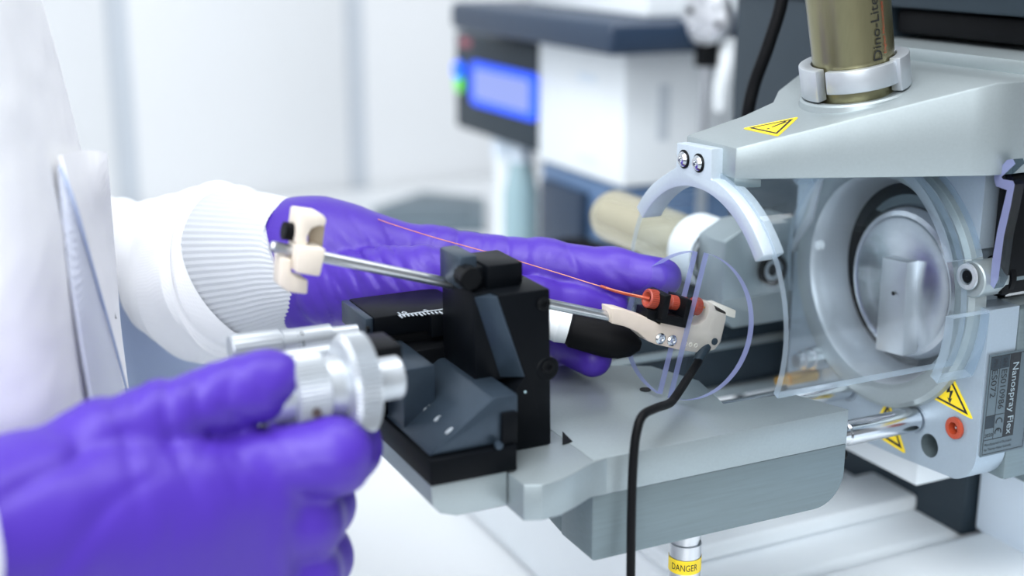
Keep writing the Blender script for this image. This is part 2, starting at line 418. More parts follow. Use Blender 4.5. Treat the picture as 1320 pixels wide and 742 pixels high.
# main body behind the plate
MB().box((121, -58, -68), (230, -40, 7)).build('side_block', silver_d, src, 2)
MB().box((121, -40, -70), (230, 66, -44)).build('bottom_block', silver_d, src, 1)
MB().box((121, 52, -44), (230, 66, 62)).build('rear_block', silver_d, src, 1)
MB().box((121, -46, 30), (230, 52, 62)).build('upper_block', silver_d, src, 1)
MB().lathe((130, 5, 6), EX, [(0, 44), (2, 44), (3, 43)], 48).build('bore_back', blackp, src)
MB().lathe((0, 5, 6), EX, [(107, 58), (102.5, 56.5), (101, 54.5), (101, 48.5), (102, 46)], 72, cap=False).build('opening_ring', silver, src)
MB().lathe((0, 5, 6), EX, [(101.9, 46.1), (104, 44.8), (108, 44), (120, 41)], 72, cap=False).build('bore_wall', white_met, src)  # whiter metal here paints in the light that the inner wall catches
MB().lathe((0, 5, 6), EX, [(120, 43.5), (119.8, 41.8), (120.5, 36), (124, 34)], 48, cap=False).build('gasket', rubber, src)
# blind hole and red socket
c1 = pX(1198, 574, 105); MB().lathe(c1, EX, [(.1, 5.15), (9, 5.0), (9.2, .1)], 28, cap=False).build('blind_hole', silver_d, src)
c2 = pX(1232, 551, 105)
sk = MB().lathe(c2, EX, [(-.2, 4.7), (-1.4, 4.6), (-1.6, 4.2), (-1.6, 2.6), (1.5, 2.3), (3.5, 2.2)], 28, cap=False).build('socket_collar', orange, src)
MB().lathe(c2, EX, [(3.4, 2.3), (3.5, .1)], 16, cap=False).build('socket_well', blackp, src)
MB().lathe(c2, EX, [(3.4, 1.2), (.4, 1.2), (.3, .7), (2, .6)], 16, cap=False).build('socket_core', orange, src)
MB().cyl(c2 + EX * .0, c2 + EX * 3, .45, 10).build('socket_pin', steel, src)

# sloping arm
ARM0, ARM1 = np.array((9, -8.8)), np.array((100, -58.0))
def yfront(x): return -8.8 + (x - 9) * (-58 + 8.8) / 91
def ztop(x): return 70.5 + .300 * (x - 5)
def yback(x): return float(np.interp(x, [12, 36, 52, 62, 82, 100, 128, 230], [24, 19, 20, 30, 40, 50, 62, 66]))
secs = []
for x in (12.5, 22, 36, 52, 62, 72, 82, 90, 98, 105, 128): 
    yf = max(yfront(x), -58); zb = float(np.interp(x, [12, 30, 100], [60.2, 60.8, 62.6]))
    zt = min(ztop(x), 98.2); secs.append([(x, yf, zb), (x, yf, zt), (x, yback(x), zt), (x, yback(x), zb)])
vs = [p for s in secs for p in s]; fs = [(0, 1, 2, 3), tuple(4 * (len(secs) - 1) + i for i in (3, 2, 1, 0))]
for k in range(len(secs) - 1):
    for i in range(4): j = (i + 1) % 4; fs.append((4 * k + i, 4 * k + 4 + i, 4 * k + 4 + j, 4 * k + j))
MB().add(vs, fs).build('top_arm', silver, src, .9, 2, 40)
MB().box((124, -58, 62.6), (232, 66, 98)).build('arm_root', silver, src, .8)
lipz = pX(1320, 102, 134)[2]
MB().add(*(lambda b: (b.v, b.f))(MB().box((128, -60, 97), (131.5, 68, 103.5)))).box((131, -60, 97), (232, 68, 103.5)).build('raised_rim', silver, src, .9)
MB().hexa([(12.5, -10.5, 57), (22, -15, 57.4), (22, 14, 57.4), (12.5, 20, 57)], [(12.5, -10.5, 61), (22, -15, 61), (22, 14, 61), (12.5, 20, 61)]).build('arm_lug', silver_d, src, .3)
# bracket arch carrying the clear shield
AR = 57.0
R0, R1 = 56.0, 49.5
def arch_pt(r, deg): return np.array([7.0, 7 + r * math.cos(math.radians(deg)), 5 + r * math.sin(math.radians(deg))])
o_ = [arch_pt(R0, a) for a in np.linspace(36, 60, 8)]           # rear (+Y) end up to the tab
tabp = [np.array([7.0, y, z]) for y, z in ((22.3, 60.5), (22.3, 70.4), (-2.0, 71.4), (-2.6, 59.5))]
o2 = [arch_pt(R0, a) for a in np.linspace(103, 145, 14)]
inn = [arch_pt(R1, a) for a in np.linspace(145, 36, 34)]
ar = MB().prism(o_ + tabp + o2 + inn, (9.5, 0, 0)).build('arch_bracket', silver_l, src, .5)
for q in ((882, 205), (901, 210)):
    c = pX(*q, 7.0)
    s_ = MB().lathe(c, -EX, [(-.5, 3.1), (.9, 3.1), (1.9, 2.3), (2.1, 1.3), (1.0, 1.2), (.9, .1)], 24, cap=False).build('screw', steel, ar)
    MB().lathe(c, -EX, [(.0, 3.8), (.35, 3.8), (.35, 3.1)], 24, cap=False).build('washer', blackm, s_)
# clear cylinder shield
sh_ = bpy.data.objects.new('clear_shield', None); COL.objects.link(sh_); sh_.parent = src
def shell(x0, x1, a0, a1, ri, ro, n=40, c=(7, 5)):
    mb = MB(); vs = []; fs = []
    for i in range(n + 1):
        t = math.radians(a0 + (a1 - a0) * i / n); cs, sn = math.cos(t), math.sin(t)
        vs += [(x, c[0] + r * cs, c[1] + r * sn) for x, r in ((x0, ro), (x1, ro), (x1, ri), (x0, ri))]
    for i in range(n):
        for k in range(4): l = (k + 1) % 4; fs.append((4 * i + k, 4 * i + l, 4 * i + 4 + l, 4 * i + 4 + k))
    fs += [(0, 3, 2, 1), tuple(4 * n + k for k in range(4))]
    mb.add(vs, fs); return mb
def shield_build(name, mb, edge, parent):
    o = mb.build(name, [clear, edge], parent); me = o.data
    for p in me.polygons:
        if abs(p.normal.x) > .7: p.material_index = 1
    n = len(me.polygons); me.polygons[n - 1].material_index = 1; me.polygons[n - 2].material_index = 1
    return o
shield_build('curved_wall', shell(11.5, 99, -18, 203, 54.6, 57.6), clear_edge2, sh_)
shield_build('end_flange', shell(89, 104.6, 40, 157, 56.8, 61, 40, (5, 5)), clear_edge2, sh_)
shield_build('end_flange', shell(86, 104.6, 178, 205, 57.8, 62.2, 16, (5, 5)), clear_edge2, sh_)
# clip strip with bent end and hinge
hp = [pX(*q, 103) for q in ((1298, 206), (1306, 205), (1309, 211), (1291, 228), (1293, 231), (1306, 233), (1308, 238), (1303, 265), (1294, 305), (1287, 360), (1281, 372), (1276, 366), (1279, 335), (1286, 295), (1298, 245), (1284, 240), (1281, 230), (1283, 223))]
cl = MB().prism(hp, (5, 0, 0)).build('clip_strip', [smoke, clear_edge], src)
for p in cl.data.polygons:
    if p.normal.x < -.8: p.material_index = 1
hc = pX(1271, 357, 108)
MB().lathe(hc, EX, [(-8, 7), (-7.4, 7.4), (5, 7.4), (5.5, 7)], 32).build('hinge_barrel', silver, src)
MB().lathe(hc, EX, [(5.5, 8.3), (8, 8.3)], 32).build('hinge_gasket', rubber, src)
MB().lathe(hc, EX, [(8, 7.2), (90, 7.2)], 32).build('hinge_tube', silver_d, src)
hw = pX(1249, 356, 99.5)
MB().lathe(hw, EX, [(-.5, 5.4), (-1.4, 5.2), (-1.5, 3.4), (1, 3.2), (1.2, .1)], 28, cap=False).build('hinge_washer', white_met, src)
MB().lathe(hw, EX, [(-1.0, 2.6), (-1.1, .1)], 16, cap=False).build('hinge_bolt', blackm, src)
MB().box((110, -57.5, 13.5), (230, -50, 62)).build('dark_side_cover', blackp, src, 1.5)
MB().lathe((121, -50, 4), EX, [(0, 5), (100, 5)], 24).build('lower_tube', silver, src)
# slide rods
for y, x0 in ((-22, -40), (22, -40)):
    rd = MB().lathe((0, y, -50), EX, [(x0, 5.1), (62.5, 5.1), (63.2, 4.6), (66, 4.6), (66.7, 5.3), (104, 5.3), (105.5, 5.3)] if y < 0 else [(x0, 4.8), (105.5, 4.8)], 28).build('slide_rod', steel, src)
    MB().lathe((0, y, -50), EX, [(104.4, 6.0), (106, 6.0)], 28, cap=False).build('rod_collar', steel_s, src)
# lower left fittings on the plate
fp = pX(1046, 462, 98)
MB().lathe(fp, EX, [(-9, 3.2), (-6, 3.4), (-5.8, 4.4), (-1, 4.4), (-.8, 5.4), (7, 5.6)], 20).build('hex_fitting', steel_s, src)
bp_ = pX(1024, 487, 92); MB().lathe(bp_, EX, [(-10, 2.2), (-4, 2.4), (-3.8, 3.2), (12, 3.2)], 18).build('brass_fitting', brass, src)
wf = pX(1057, 316, 101); MB().lathe(wf, -EX, [(-1, 2.2), (1.5, 2.0), (2, .2)], 14).build('white_plug', whitep, src)
# rear wings of the shield seat seen through the acrylic
MB().prism([pX(*q, 100) for q in ((1052, 231), (1060, 231), (1046, 285), (1020, 325), (1018, 315), (1040, 275))], (5, 0, 0)).build('seat_rib', white_met, src, .4)

# stickers
def tri_sticker(pts3, nrm, symbol, parent):
    c = sum(pts3) / 3; nrm = np.array(nrm, float); nrm /= np.linalg.norm(nrm)
    rp = []
    for i in range(3):        # rounded corners
        a, b, d = pts3[i], pts3[i - 1], pts3[(i + 1) % 3]
        u = (b - a) / np.linalg.norm(b - a); v = (d - a) / np.linalg.norm(d - a); r = .07 * np.linalg.norm(b - a)
        rp += [a + u * r, a + (u + v) * r * .22, a + v * r]
    st = MB().prism([p + nrm * .02 for p in rp], nrm * .25).build('warning_sticker', yellow, parent)
    sc = lambda k: [c + (p - c) * k + nrm * .3 for p in pts3]
    A, B_ = sc(.80), sc(.62)
    MB().add(A + B_, [(i, (i + 1) % 3, 3 + (i + 1) % 3, 3 + i) for i in range(3)]).build('triangle_border', inkm, st, recalc=False)
    top = pts3[0]; e2 = (top - c); H = np.linalg.norm(e2) * 1.5; e2 /= np.linalg.norm(e2); e1 = pts3[1] - pts3[2]; e1 -= e2 * np.dot(e1, e2); e1 /= np.linalg.norm(e1)
    P = lambda x, y: c + e1 * x * H + e2 * y * H + nrm * .32
    if symbol == 'bolt':
        poly = [P(.05, .36), P(-.03, .36), P(-.13, .06), P(.0, .10), P(-.04, -.08), P(-.10, -.06), P(-.01, -.22), P(.08, -.06), P(.02, -.07), P(.13, .17), P(.0, .13)]
        MB().add(poly, [(0, 1, 2, 10), (2, 3, 10), (10, 3, 9), (3, 4, 8, 9), (4, 5, 6, 8), (6, 7, 8)]).build('bolt_symbol', inkm, st, recalc=False)
    else:
        MB().add([P(-.05, .34), P(.05, .34), P(.025, -.03), P(-.025, -.03)] + [P(.04 * math.cos(t), -.12 + .04 * math.sin(t)) for t in np.linspace(0, 6.28, 9)[:-1]], [(0, 1, 2, 3), tuple(range(4, 12))]).build('exclamation_symbol', inkm, st, recalc=False)
    return st
tri_sticker([pX(1225, 478, 105), pX(1255, 541, 105), pX(1197, 510, 105)], -EX, 'bolt', src)
tri_sticker([pX(1145, 513, 105), pX(1168, 585, 105), pX(1122, 556, 105)], -EX, 'bolt', src)
an = np.array([-.3, 0, 1.0]); an /= np.linalg.norm(an); a0_ = (5, 0, 70.5)
tri_sticker([pPl(q[0], q[1], a0_, an) for q in ((1030, 151), (1003, 176), (957, 166))], an, 'mark', src)
# type label on the side wall
lb = [pY(*q, -58) for q in ((1276, 458), (1330, 450), (1324, 577), (1263, 587))]
lc0 = lb[0]; lw = 24.0; lz0, lz1 = -54.5, -10.5; lx0 = 106.5
tl = MB().box((lx0, -58.25, lz0), (lx0 + lw, -57.8, lz1)).build('type_label', label_grey, src, .1)
def lrect(x0, x1, z0, z1, mt, nm, y=-58.3): MB().add([(x0, y, z0), (x1, y, z0), (x1, y, z1), (x0, y, z1)], [(0, 1, 2, 3)]).build(nm, mt, tl, recalc=False)
def lline(x0, x1, z0, z1): lrect(x0, x1, z0, z1, label_dark, 'printed_line', -58.32)
for a in ((lx0 + .6, lx0 + .9, lz0 + .8, lz1 - .8), (lx0 + lw - .9, lx0 + lw - .6, lz0 + .8, lz1 - .8), (lx0 + .6, lx0 + lw - .6, lz1 - 1.1, lz1 - .8), (lx0 + .6, lx0 + lw - .6, lz0 + .8, lz0 + 1.1), (lx0 + 5.6, lx0 + 5.9, lz0 + 7, lz1 - 1), (lx0 + .8, lx0 + 10.8, lz0 + 17.5, lz0 + 17.8), (lx0 + .8, lx0 + 17, lz0 + 7, lz0 + 7.3), (lx0 + .8, lx0 + 5.8, lz0 + 12.2, lz0 + 12.5)): lline(*a)
lrect(lx0 + 11, lx0 + 17, lz0 + 7.3, lz1 - 1, label_dark, 'dark_band')
lrect(lx0 + .9, lx0 + 5.6, lz1 - 6.5, lz1 - 1.1, slate, 'dark_cell'); lrect(lx0 + 5.9, lx0 + 10.8, lz1 - 6.5, lz1 - 1.1, slate, 'dark_cell')
lrect(lx0 + .9, lx0 + 5.6, lz0 + 12.5, lz0 + 17.5, slate, 'dark_cell')
LY = -58.4
text_flat('lettering', 'Nanospray Flex', 4.6, (lx0 + 14, LY, lz0 + 23.5), -EZ, EX, label_txt, tl, 31)
text_flat('lettering', 'ES072', 4.3, (lx0 + 3.2, LY, lz1 - 12.5), -EZ, EX, label_dark, tl, 12)
text_flat('lettering', 'ES010986', 4.3, (lx0 + 8.4, LY, lz1 - 15.6), -EZ, EX, label_dark, tl, 17)
text_flat('lettering', 'SN', 3.0, (lx0 + 8.4, LY, lz1 - 3.8), -EZ, EX, label_dark, tl)
text_flat('lettering', 'PN', 3.0, (lx0 + 3.2, LY, lz1 - 3.8), -EZ, EX, label_dark, tl)
text_flat('lettering', '2020', 2.2, (lx0 + 3.2, LY, lz0 + 9.2), EX, EZ, label_dark, tl, 4.2)
for q, r in ((lz0 + 14.3, 0), (lz0 + 9.8, 0)):        # CE mark: two open rings
    vs = []
    for t in np.linspace(math.radians(200), math.radians(-20), 12):
        for r_ in (1.9, 1.35): vs.append((lx0 + 8.3 + r_ * math.cos(t), LY, q + r_ * math.sin(t)))
    MB().add(vs, [(2 * i, 2 * i + 1, 2 * i + 3, 2 * i + 2) for i in range(11)]).build('conformity_mark', label_dark, tl, recalc=False)
lrect(lx0 + 8.05, lx0 + 8.55, lz0 + 10.2, lz0 + 11.6, label_dark, 'conformity_mark', LY)
text_flat('lettering', 'Manufactured in Denmark', 1.6, (lx0 + 9, LY, lz0 + 5.1), EX, EZ, label_dark, tl, 15)
text_flat('lettering', 'for Thermo Fisher Scientific', 1.6, (lx0 + 9, LY, lz0 + 2.9), EX, EZ, label_dark, tl, 15)

# microscope clamp ring on the arm
MC = pPl(1104, 119, (5, 0, 70.5), (-.3, 0, 1)); MAX = np.array([-.2, 0, .98]); MAX /= np.linalg.norm(MAX)
_, MU, MV = frame_from(MAX, (0, 1, 0))          # MU along the arm, MV across it
if MU[0] < 0: MU = -MU
if MV[1] < 0: MV = -MV
def ringseg(r0, r1, a0, a1, z0, z1, n=30):
    mb = MB(); vs = []; fs = []
    for i in range(n + 1):
        t = math.radians(a0 + (a1 - a0) * i / n)
        vs += [MC + MU * r * math.cos(t) + MV * r * math.sin(t) + MAX * z for r, z in ((r0, z0), (r1, z0), (r1, z1), (r0, z1))]
    for i in range(n):
        for k in range(4): l = (k + 1) % 4; fs.append((4 * i + k, 4 * i + l, 4 * i + 4 + l, 4 * i + 4 + k))
    fs += [(0, 3, 2, 1), tuple(4 * n + k for k in range(4))]; return mb.add(vs, fs)
ringseg(16.6, 19.8, 196, 300, 4.5, 13.5, 30).build('clamp_band', white_met, src, .5)
ringseg(16.6, 21.5, 284, 334, 1.5, 14.5, 16).build('clamp_half', white_met, src, .5)
ringseg(16.6, 21.5, 338, 548, 1.5, 14, 46).build('clamp_half', white_met, src, .5)
MB().lathe(MC, MAX, [(-5, 24), (.2, 22.5), (.9, 21.6), (.9, 19.5), (-.2, 17.2), (-4, 17)], 64, cap=False).build('clamp_seat', silver, src, 0)

# =================================================================== MICROSCOPES
def wrap_text(name, s, size, z, ang, r, mt, parent, width):
    tv, tf, w, h = text_verts(s, size); k = width / w; mb = MB()      # text runs upward along the barrel
    vs = [MC + (MU * math.cos(ang - b / r) + MV * math.sin(ang - b / r)) * r + MAX * (z + a * k) for a, b in tv]
    mb.add(vs, tf); return mb.build(name, mt, parent, recalc=False)
mic = thing('digital_microscope', 'champagne metal microscope barrel standing upright in the white clamp ring', 'microscope', MC)
MB().lathe(MC, MAX, [(-3, 15.2), (-2, 16), (10, 16.1), (12, 15.9), (16, 16.0), (60, 16.6), (110, 17), (111, 16.4)], 64).build('barrel', olive, mic)
MB().lathe(MC, MAX, [(111, 13), (125, 13), (127, 11)], 40).build('end_cap', blackp, mic)
angT = math.radians(229.5 + 36)
wrap_text('lettering', 'Dino-Lite', 5.6, 27, angT, 16.5, inkm, mic, 24)
wrap_text('lettering', 'Digital Microscope', 1.8, 27, angT + .24, 16.5, orange, mic, 20)
mi2 = thing('digital_microscope', 'champagne microscope barrel lying flat behind the arch, aimed through the white collar', 'microscope', (78, 150, -14))
MB().lathe((78, 0, 0), EY, [(100, 13.2), (108, 13.6), (186, 14.6), (192, 14.4), (197, 12), (199, 6)], 48).build('barrel', olive2, mi2)
mh = thing('microscope_holder', 'light grey block with white collar and black-rimmed socket holding the rear microscope', 'holder', (80, 80, -32))
MB().lathe((78, 0, 0), EY, [(90, 17), (91, 17.6), (109, 17.6), (110, 17), (110, 14.2), (90, 14.2)], 48, cap=False).build('collar', whitep, mh)
MB().prism([np.array([a, 68.0, b]) for a, b in ((65, -24), (65, 13), (78, 19.5), (106, 21), (106, -30), (72, -30))], (0, 22, 0)).build('block', silver, mh, 1.2)
lc = pY(995, 347, 66)
MB().lathe(lc, -EY, [(-1, 7.6), (2, 7.6), (2.2, 6), (.6, 5.6)], 32, cap=False).build('socket_rim', rubber, mh)
MB().lathe(lc, -EY, [(.4, 5.8), (1.4, 5.0), (1.4, 3.2), (.5, 2.8)], 28, cap=False).build('socket_bezel', steel_s, mh)
MB().lathe(lc, -EY, [(.6, 3), (.7, .1)], 20, cap=False).build('socket_glass', blackp, mh)


# =================================================================== MASS SPECTROMETER INLET (in the bore)
inl = thing('spectrometer_inlet_cone', 'round polished steel inlet cone with an upright slotted bar inside the silver opening', 'inlet cone', (128, 5, 6))
MB().lathe((0, 2.5, 3.5), EX, [(130, 34.5), (120, 34.8), (116.5, 34), (114, 32), (113.2, 30), (113.6, 28.4), (112.2, 20), (110, 8), (109.4, .1)], 64, cap=False).build('cone', mat('turned_steel', (216, 218, 222), .24, 1, .05, 300), inl)
q = [pX(a, b, 105) for a, b in ((1137, 331), (1169, 338), (1163, 459), (1128, 450))]
br = MB().prism([p for p in q], (8.5, 0, 0)).build('slot_bar', mat('lapped_steel', (214, 218, 222), .42, .8, .05, 300), inl, .6)
MB().lathe(pX(1151, 378, 104), -EX, [(-.3, .9), (.06, .9), (.07, .05)], 14, cap=False).build('inlet_hole', blackp, br)

# =================================================================== SLIDING BASE BLOCK
bb = thing('sliding_base_block', 'grey machined base block riding on two steel rods below the clear disc', 'base block', (-10, -10, -70))
bo = [(-66, -44.2), (-66, -69)] + [(-65, -70)] + [(36 + 14 * math.sin(math.radians(a)), -56 - 14 * math.cos(math.radians(a))) for a in range(0, 91, 10)] + [(50, -44.2)]
MB().prism([np.array([a, -42.0, b]) for a, b in bo], (0, 24, 0)).build('lower_body', silver_d, bb, .5)
MB().prism(yz(-66, [(-18, -44.2), (-18, -69), (-4, -67), (8, -60), (24, -50), (24, -44.2)]), (76, 0, 0)).build('rear_body', silver_d, bb, .8)
tp = [(-66, -42), (50, -42), (46.5, -31), (41, -16), (9.5, -14.5), (16, 13), (8, 38), (-24, 56), (-66, 56)]
MB().prism([np.array([a, b, -44.2]) for a, b in tp], (0, 0, 14.4)).build('top_plate', silver_b, bb, .25)

arm_ = [(-98, -50), (-92, -52.5), (-84, -51.5), (-76, -48), (-68, -43.6), (-60, -42), (-60, 10), (-98, 10)]
MB().prism([np.array([a, b, -43.6]) for a, b in arm_], (0, 0, 13.6)).build('side_arm', silver_b, bb, .5)
MB().lathe(pX(707, 652, -66.2), EX, [(-.1, 4.6), (2, 4.6)], 24).build('rod_bore', blackp, bb)
MB().lathe((50, -38, -50.5), EX, [(-1, 2.1), (2.8, 2.1), (3.2, 1.6)], 16).build('stop_plug', rubber, bb)
MB().lathe(pZ(832, 502, -29.8), EZ, [(0, 2.4), (.25, 2.4), (.26, .1)], 20, cap=False).build('screw_hole', blackp, bb)
MB().prism([pZ(*q, -29.7) for q in ((725, 556), (738, 569), (725, 573))], (0, 0, .2)).build('corner_recess', blackp, bb)
# lower steel rod under the arm
MB().cyl((-105, -20, -48), (-66, -20, -48), 3.4, 18).build('guide_pin', steel_s, bb)

post = thing('hose_connector', 'steel connector post with a yellow DANGER band under the base block', 'connector', (0, -20, -120))
pc = pY(885, 690, -24)[:2]
pcx, pcy = float(pY(884, 690, -24)[0]), -24.0
MB().lathe((pcx, pcy, 0), EZ, [(-69.5, 6.6), (-73.5, 6.6), (-73.8, 6.2), (-79, 6.2), (-79.3, 5.6), (-81, 5.6), (-81.3, 6.4), (-120, 6.4)], 28).build('post', steel_s, post)
dz = pY(884, 733, -30)[2]
MB().lathe((pcx, pcy, 0), EZ, [(dz + 3.0, 6.6), (dz - 3.0, 6.6)], 28, cap=False).build('yellow_band', yellow, post)
tv, tf, w_, h_ = text_verts('DANGER', 4.0); k_ = 11.2 / w_; a0r = math.atan2(CAM[1] - pcy, CAM[0] - pcx)
MB().add([(pcx + 6.72 * math.cos(a0r + a * k_ / 6.72), pcy + 6.72 * math.sin(a0r + a * k_ / 6.72), dz + b) for a, b in tv], tf).build('lettering', inkm, post, recalc=False)

# =================================================================== XYZ MANIPULATOR
man = thing('micromanipulator', 'black three-axis positioning stage with silver micrometer knobs on the base block arm', 'positioning stage', (-95, 0, -30))
# foot: silver plate + black base
MB().prism([np.array([a, -38.0, b]) for a, b in ((-127.5, -29.5), (-127, -37), (-124, -40.5), (-118, -42.6), (-98.5, -42.6), (-98.5, -29.5))], (0, 56, 0)).build('foot_plate', silver, man, .5)
MB().box((-127.8, -39, -29.4), (-95, 40, -20)).build('base', blackm, man, .6)
# goniometer wedge: sloping graduated face
w1, w2 = -39.0, 22.0
wedge = [(-127, -20), (-127, -17.5), (-122, -15.5), (-105.5, 1.5), (-103, 1.5), (-103, -1), (-92, -3), (-92, -20)]
wq = [pY(*q, -36) for q in ((554, 588), (560, 580), (636, 513), (648, 508), (668, 520), (668, 575), (665, 608), (562, 618))]
wq = [np.array([a, -36.0, b]) for a, b in ((-126.9, -19.5), (-125.2, -17.6), (-102.8, -2.2), (-93.2, -2.2), (-93.2, -19.5))]
wg = MB().prism(wq, (0, 52, 0)).build('goniometer_block', blackm2, man, .8)
MB().box((-100, -37.5, -20), (-94, -30, -8)).build('lock_lever', blackm, man, .6)
lv = pY(642, 573, -38); MB().lathe(lv, -EY, [(0, 1.6), (1.4, 1.4), (1.6, .2)], 14).build('lock_screw', blackm2, man)
for k, q in enumerate(((536, 513), (549, 525), (564, 539), (579, 555))):      # graduation digits on the slope
    n_ = np.cross(wq[2] - wq[1], EY); n_ /= np.linalg.norm(n_); n_ = -n_ if n_[2] < 0 else n_
    c = pPl(q[0], q[1], wq[1], n_) + n_ * .12
    s1 = (wq[2] - wq[1]) / np.linalg.norm(wq[2] - wq[1])
    text_flat('lettering', ('0', '5', '6', '8')[k], 4.2, c, -EY, s1, printw, wg)
MB().box((-134, 6, -20), (-118, 40, -2)).build('rear_foot_block', blackm, man, .6)
# stepped top block
tq = [pY(*q, -24) for q in ((522, 477), (560, 471), (560, 520), (530, 520))]
MB().box((-126, -10, -20), (-113.6, 34, 3.5)).build('lower_slide', blackm2, man, .5)
MB().box((-102.5, 16.2, -10), (-80, 40, -2.2)).build('cross_plate', blackm2, man, .4)
# vertical tower with slanted rib
tf_ = [(-95, 30), (-73.5, 30), (-72.8, -30), (-86, -30), (-84, -1)]
tower = MB().prism([np.array([a, -22.0, b]) for a, b in ((-94.5, 30), (-73.6, 30), (-72.6, -29.8), (-92, -29.8), (-92, -12), (-83.5, -2))], (0, 36, 0))
tower.build('tower', blackm, man, .7)
MB().prism([np.array([-94.6, -18, 30]), np.array([-94.6, -22.3, 30]), np.array([-83.5, -22.3, -2]), np.array([-88, -15.5, -4])][:0] or [np.array([-100.5, -15.5, 28.5]), np.array([-94.5, -22, 29.6]), np.array([-83.5, -22, -2]), np.array([-90.5, -15.5, -3])], (6.5, 10, 0)).build('slanted_rib', blackm2, man, .5)
MB().prism([np.array([-100.5, y, z]) for y, z in ((-15.5, 29.8), (14, 29.8), (14, -8), (-15.5, -4))], (18, 0, 0)).build('tower_back', blackm, man, .8)
for q in ((700, 391), (706, 472)):
    c = pY(*q, -22); sc_ = MB().lathe(c, -EY, [(-.5, 2.6), (.8, 2.6), (1, 2.2), (1, 1.2), (.2, 1.1), (.15, .1)], 20, cap=False).build('cap_screw', blackp, man)
MB().lathe(pY(706, 475, -22), -EY, [(-1, 4.6), (-.0, 4.6), (.3, 4.2)], 24).build('screw_boss', blackm, man)
dt = pY(677, 505, -22.2); MB().lathe(dt, -EY, [(-.2, .5), (.2, .5)], 10).build('index_pin', teal, man)
# clamp head on the tower
MB().box((-99, -9, 29.5), (-78, 12, 37.5)).build('head_base', blackm, man, .7)
MB().box((-103.5, -9, 30), (-96, 9, 42)).build('clamp_head', blackm2, man, 1.2)
MB().box((-94, -13, 29.8), (-81, 6, 38.5)).build('clamp_cap', blackm, man, .8)
MB().lathe((-101, -11, 35), -EY, [(-3, 4.4), (3.2, 4.4), (3.6, 3.8)], 24, (0, 1, .93)).build('clamp_screw', blackp, man)
# horizontal slide with scale
sl0 = pX(450, 393, -136)
MB().box((-125, 21, 6), (-88, 50, 14.3)).build('slide_rail', blackm, man, .8)
MB().box((-122, 23, 0), (-72, 44, 6)).build('slide_base', blackp, man, .4)
MB().box((-128, 22, 5), (-125, 50, 14)).build('slide_end_plate', blackm2, man, .5)
MB().box((-103, 18.6, 4), (-88, 46, 13)).build('slide_carriage', blackm, man, .6)
MB().box((-122, 12, -28), (-96, 46, 2)).build('stage_core', blackp, man, .5)
for k in range(16):
    p = pZ(516 + k * 5.2, 408 - k * .5, 14.3); MB().box((p[0], p[1] - (.5 if k % 5 else 1.6), 14.25), (p[0] + .5, p[1] + 2, 14.4)).build('graduation', printw, man)
p = pZ(516, 408, 14.3); MB().box((p[0], p[1] + 1.8, 14.25), (p[0] + 25, p[1] + 2.3, 14.4)).build('graduation', printw, man)
for q, tx in (((519, 403), '10'), ((549, 400), '5'), ((580, 397), '0')): text_flat('lettering', tx, 4.2, pZ(*q, 14.42), EX, EY, printw, man)
MB().lathe(pX(474, 424, -128.2), -EX, [(-.5, 1.2), (.5, 1.2), (.6, .1)], 12).build('end_screw', blackp, man)
# upper micrometer (axis along X)
u0 = pX(450, 429, -138); 
um = MB().lathe((u0[0], u0[1], u0[2]), -EX, [(-3, 2.9), (7, 3.2), (7.2, 4.4), (25, 4.4), (25.2, 4.0), (26, 4.0), (26.2, 5.0), (43, 5.2), (43.8, 4.6)], 40, (6, 7, .97)).build('micrometer', white_met, man)
a0u = math.atan2(-.3, 1)
def mic_text(s, size, t, phi):
    tv, tf, w, h = text_verts(s, size); r = 4.46
    MB().add([(u0[0] - t + a, u0[1] - r * math.cos(phi + b / r), u0[2] + r * math.sin(phi + b / r)) for a, b in tv], tf).build('lettering', inkm, um, recalc=False)
mic_text('15', 3.0, 19, -.05); mic_text('10', 3.0, 19, .85)
for k in range(9):
    phi = -1 + k * .3; MB().add([(u0[0] - 12 + a, u0[1] - 4.37 * math.cos(phi + b), u0[2] + 4.37 * math.sin(phi + b)) for a, b in ((-2, -.03), (1, -.03), (1, .03), (-2, .03))], [(0, 1, 2, 3)]).build('graduation', inkm, um, recalc=False)
# big coaxial knob
KY, KZ = -40.0, 12.5
kx = lambda px: float(pY(px - 18, 490, KY)[0])
X1 = kx(533)
def kn(name, prof, n=64, knurl=None, mt=white_met): return MB().lathe((0, KY, KZ), EX, prof, n, knurl).build(name, mt, man)
kn('knob_shaft', [(X1, 6.6), (X1 - .7, 7.2), (kx(490), 7.2)], 40)
kn('knob_wheel', [(kx(492), 14.5), (kx(490), 16.4), (kx(464), 16.6), (kx(458), 14.8), (kx(452), 9)], 128, (1, 2, .94))
kn('knob_neck', [(kx(462), 10.5), (kx(434), 10.5), (kx(432), 9)], 40)
kn('thimble', [(kx(434), 10.6), (kx(432), 11.6), (kx(392), 11.6), (kx(390), 10.6)], 96, (1, 2, .95))
MB().lathe((kx(411), KY - 11.3, KZ - 3.5), -EY, [(-.5, 1.5), (.3, 1.5), (.32, .1)], 14, cap=False).build('set_screw', mat('brown_metal', (90, 78, 70), .5, .3), man)
kn('sleeve_flange', [(kx(394), 9.0), (kx(352), 9.6), (kx(349), 8.6)], 40)
MB().cyl((-150, -22, 18.3), (-180, -22, 18.3), 2.6, 20).build('lower_micrometer_rod', white_met, man)
MB().box((-150, -34, 3), (-135, -16, 21)).build('knob_mount', blackp, man, 1)


